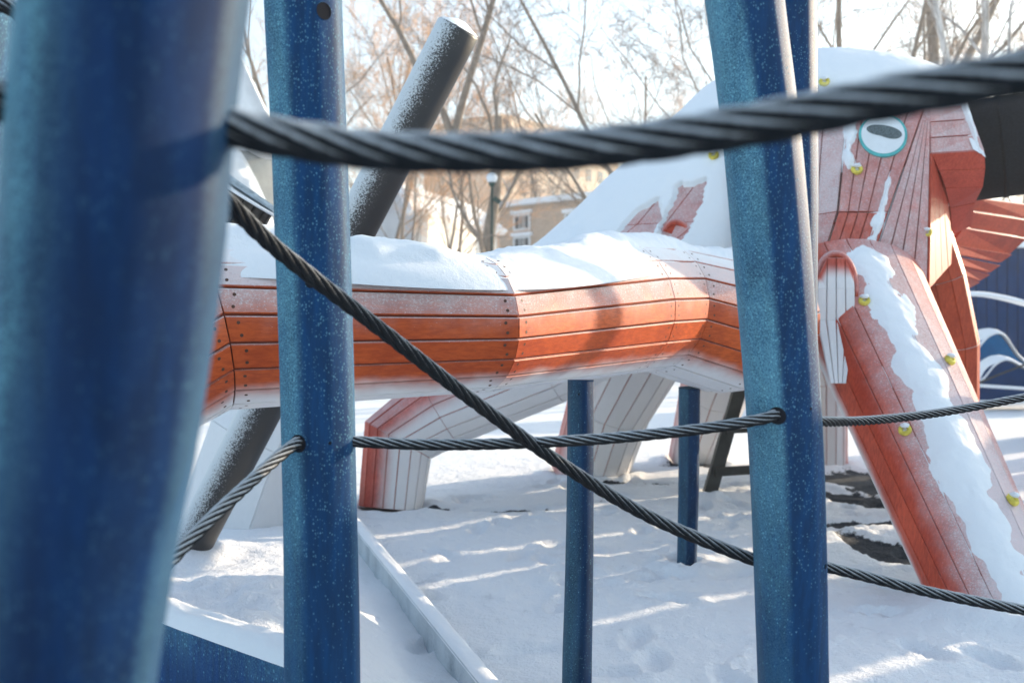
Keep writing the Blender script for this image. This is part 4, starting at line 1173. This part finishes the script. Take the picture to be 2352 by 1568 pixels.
# slim tree in front of the white house
t, c = tree_mesh(23, [((0, 0, 0), (-.07, 0, 1), 7.2, .24), ], 2, twig=.012, dens=.8)
t2 = MB(); rng = random.Random(5)
grow(t, c, rng, Vector((-.62, 0, 6.6)), [((0, 0, 0), (-.28, 0, 1), 6, .11), ((0, 0, 0), (.18, .1, 1), 6.5, .12)], 3, twig=.010, dens=.9)
tree_obj(gp(1092, 28), t, c, "tree with a stout grey trunk forking high, beside the park lamp", [M['bark'], M['twig']], [M['bark'], M['twig']])
protos = []
t, c = tree_mesh(31, [((0, 0, 0), (0, 0, 1), 11, .10)], 4, twig=.006, dens=.95, spread=.5)
protos.append(tree_obj(gp(880, 36), t, c, "slender bare tree just right of the left-centre blue post", BT, BT))
t, c = tree_mesh(37, [((0, 0, 0), (.08, 0, 1), 13, .12), ((.1, 0, 0), (-.25, .1, 1), 10, .08)], 4, twig=.0065, dens=.9, spread=.45)
protos.append(tree_obj(gp(975, 42), t, c, "twin-stemmed bare tree rising in front of the white house", BT, BT))
t, c = tree_mesh(41, [((0, 0, 0), (-.1, 0, 1), 14, .14)], 4, twig=.0065, dens=1.0, spread=.6)
protos.append(tree_obj(gp(1960, 30), t, c, "tall bare tree straight above the snowy head, right of the blue posts", [M['bark'], M['twig_dark']], [M['bark'], M['twig_dark']]))
rng = random.Random(3)
places = [
 (600, 34, .95, 1, "bare tree showing between the two left blue posts"),
 (820, 44, 1.0, 0, "slim bare tree close to the right side of the left-centre post"),
 (850, 52, 1.15, 2, "far bare tree partly hidden by the slanting dark pole's lower half"),
 (915, 33, .7, 1, "thin young tree crossing the grey gable of the white house"),
 (945, 56, 1.2, 0, "orange-lit tree above the gable of the white house"),
 (1010, 34, .75, 0, "thin sapling standing before the white wall, left of the stout trunk"),
 (1250, 60, 1.25, 1, "tree standing before the sunlit apartment block's left end"),
 (1520, 54, 1.2, 1, "distant tree behind the leaning multi-stemmed tree, middle part"),
 (1600, 48, 1.1, 2, "bare tree just left of the right-hand blue posts"),
 (1050, 36, .7, 1, "small crooked tree in front of the lit white wall"),
 (2030, 46, 1.1, 0, "slender bare tree over the middle of the snowy head"),
 (2090, 40, 1.0, 1, "twiggy tree just left of the leaning birch"),
 (2260, 44, 1.1, 2, "bare tree right of the birches near the right edge"),
 (2340, 36, 1.0, 1, "bare tree at the right edge of the view"),
 (20, 30, .8, 0, "bare tree glimpsed at the far left edge"),
]
for (x, D, s, k, lab) in places:
    copy_tree(protos[k], gp(x, D), rng.uniform(0, 6.28), s, lab)
# trunks at upper right: two birches and a thick trunk
def trunk_tree(x0, x1, D, r, mt, mc, label, seed, name="bare_tree", lean=.0):
    p0 = gp(x1, D); top = P(x0, 0, D); d = (top - P(x1, 170, D)).normalized()
    base = P(x1, 170, D) - d * (P(x1, 170, D).z / d.z)
    t, c = tree_mesh(seed, [((0, 0, 0), tuple(d), 15, r)], 3, twig=.010, dens=.8, spread=.5)
    return tree_obj(base, t, c, label, [mt, M['twig_dark']], [mc, M['twig_dark']], name)
trunk_tree(2098, 2140, 24, .14, M['birch'], M['birch'], "white-barked birch leaning left above the thick rope", 51, "birch_tree")
trunk_tree(2182, 2180, 25, .21, M['bark'], M['bark'], "thick grey-brown trunk standing between the two birches", 52)
trunk_tree(2205, 2240, 24, .11, M['birch'], M['birch'], "thin white birch right of the thick grey-brown trunk", 53, "birch_tree")
trunk_tree(2275, 2235, 26, .16, M['bark'], M['bark'], "forked grey tree immediately right of the thin birch", 54)
# far wood
mb = MB(); rng = random.Random(9)
for i in range(75):
    x = rng.uniform(-62, 85); y = rng.uniform(75, 118); hgt = rng.uniform(9, 14)
    mbt = MB()
    grow(mb, mb, rng, Vector((x, y, 0)), [((0, 0, 0), (rng.uniform(-.1, .1), 0, 1), hgt, .2)], 3, twig=.022, dens=.95, spread=.5, ksides=(5, 3, 3, 3, 3, 3))
mb.m = [0] * len(mb.m)
tag(mb.build("far_wood", M['twig_far'], None, (0, 95, 0)), "band of distant bare woodland closing the view behind the houses", "wood", None, "stuff")

# ------------------------------------------------------------------ cold haze
m, nt, n, l, b = mat("cold_haze"); n.remove(b)
pv = n.new("ShaderNodeVolumePrincipled"); pv.inputs["Color"].default_value = (.93, .96, 1, 1); pv.inputs["Density"].default_value = .0024; pv.inputs["Anisotropy"].default_value = .2
l.new(pv.outputs[0], n["Material Output"].inputs["Volume"])
mb = MB(); mb.box((0, 420, 18), Vector((460, 0, 0)), Vector((0, 530, 0)), Vector((0, 0, 22.5)))
tag(mb.build("haze", m), "thin cold winter haze in the air", None, None, "stuff")
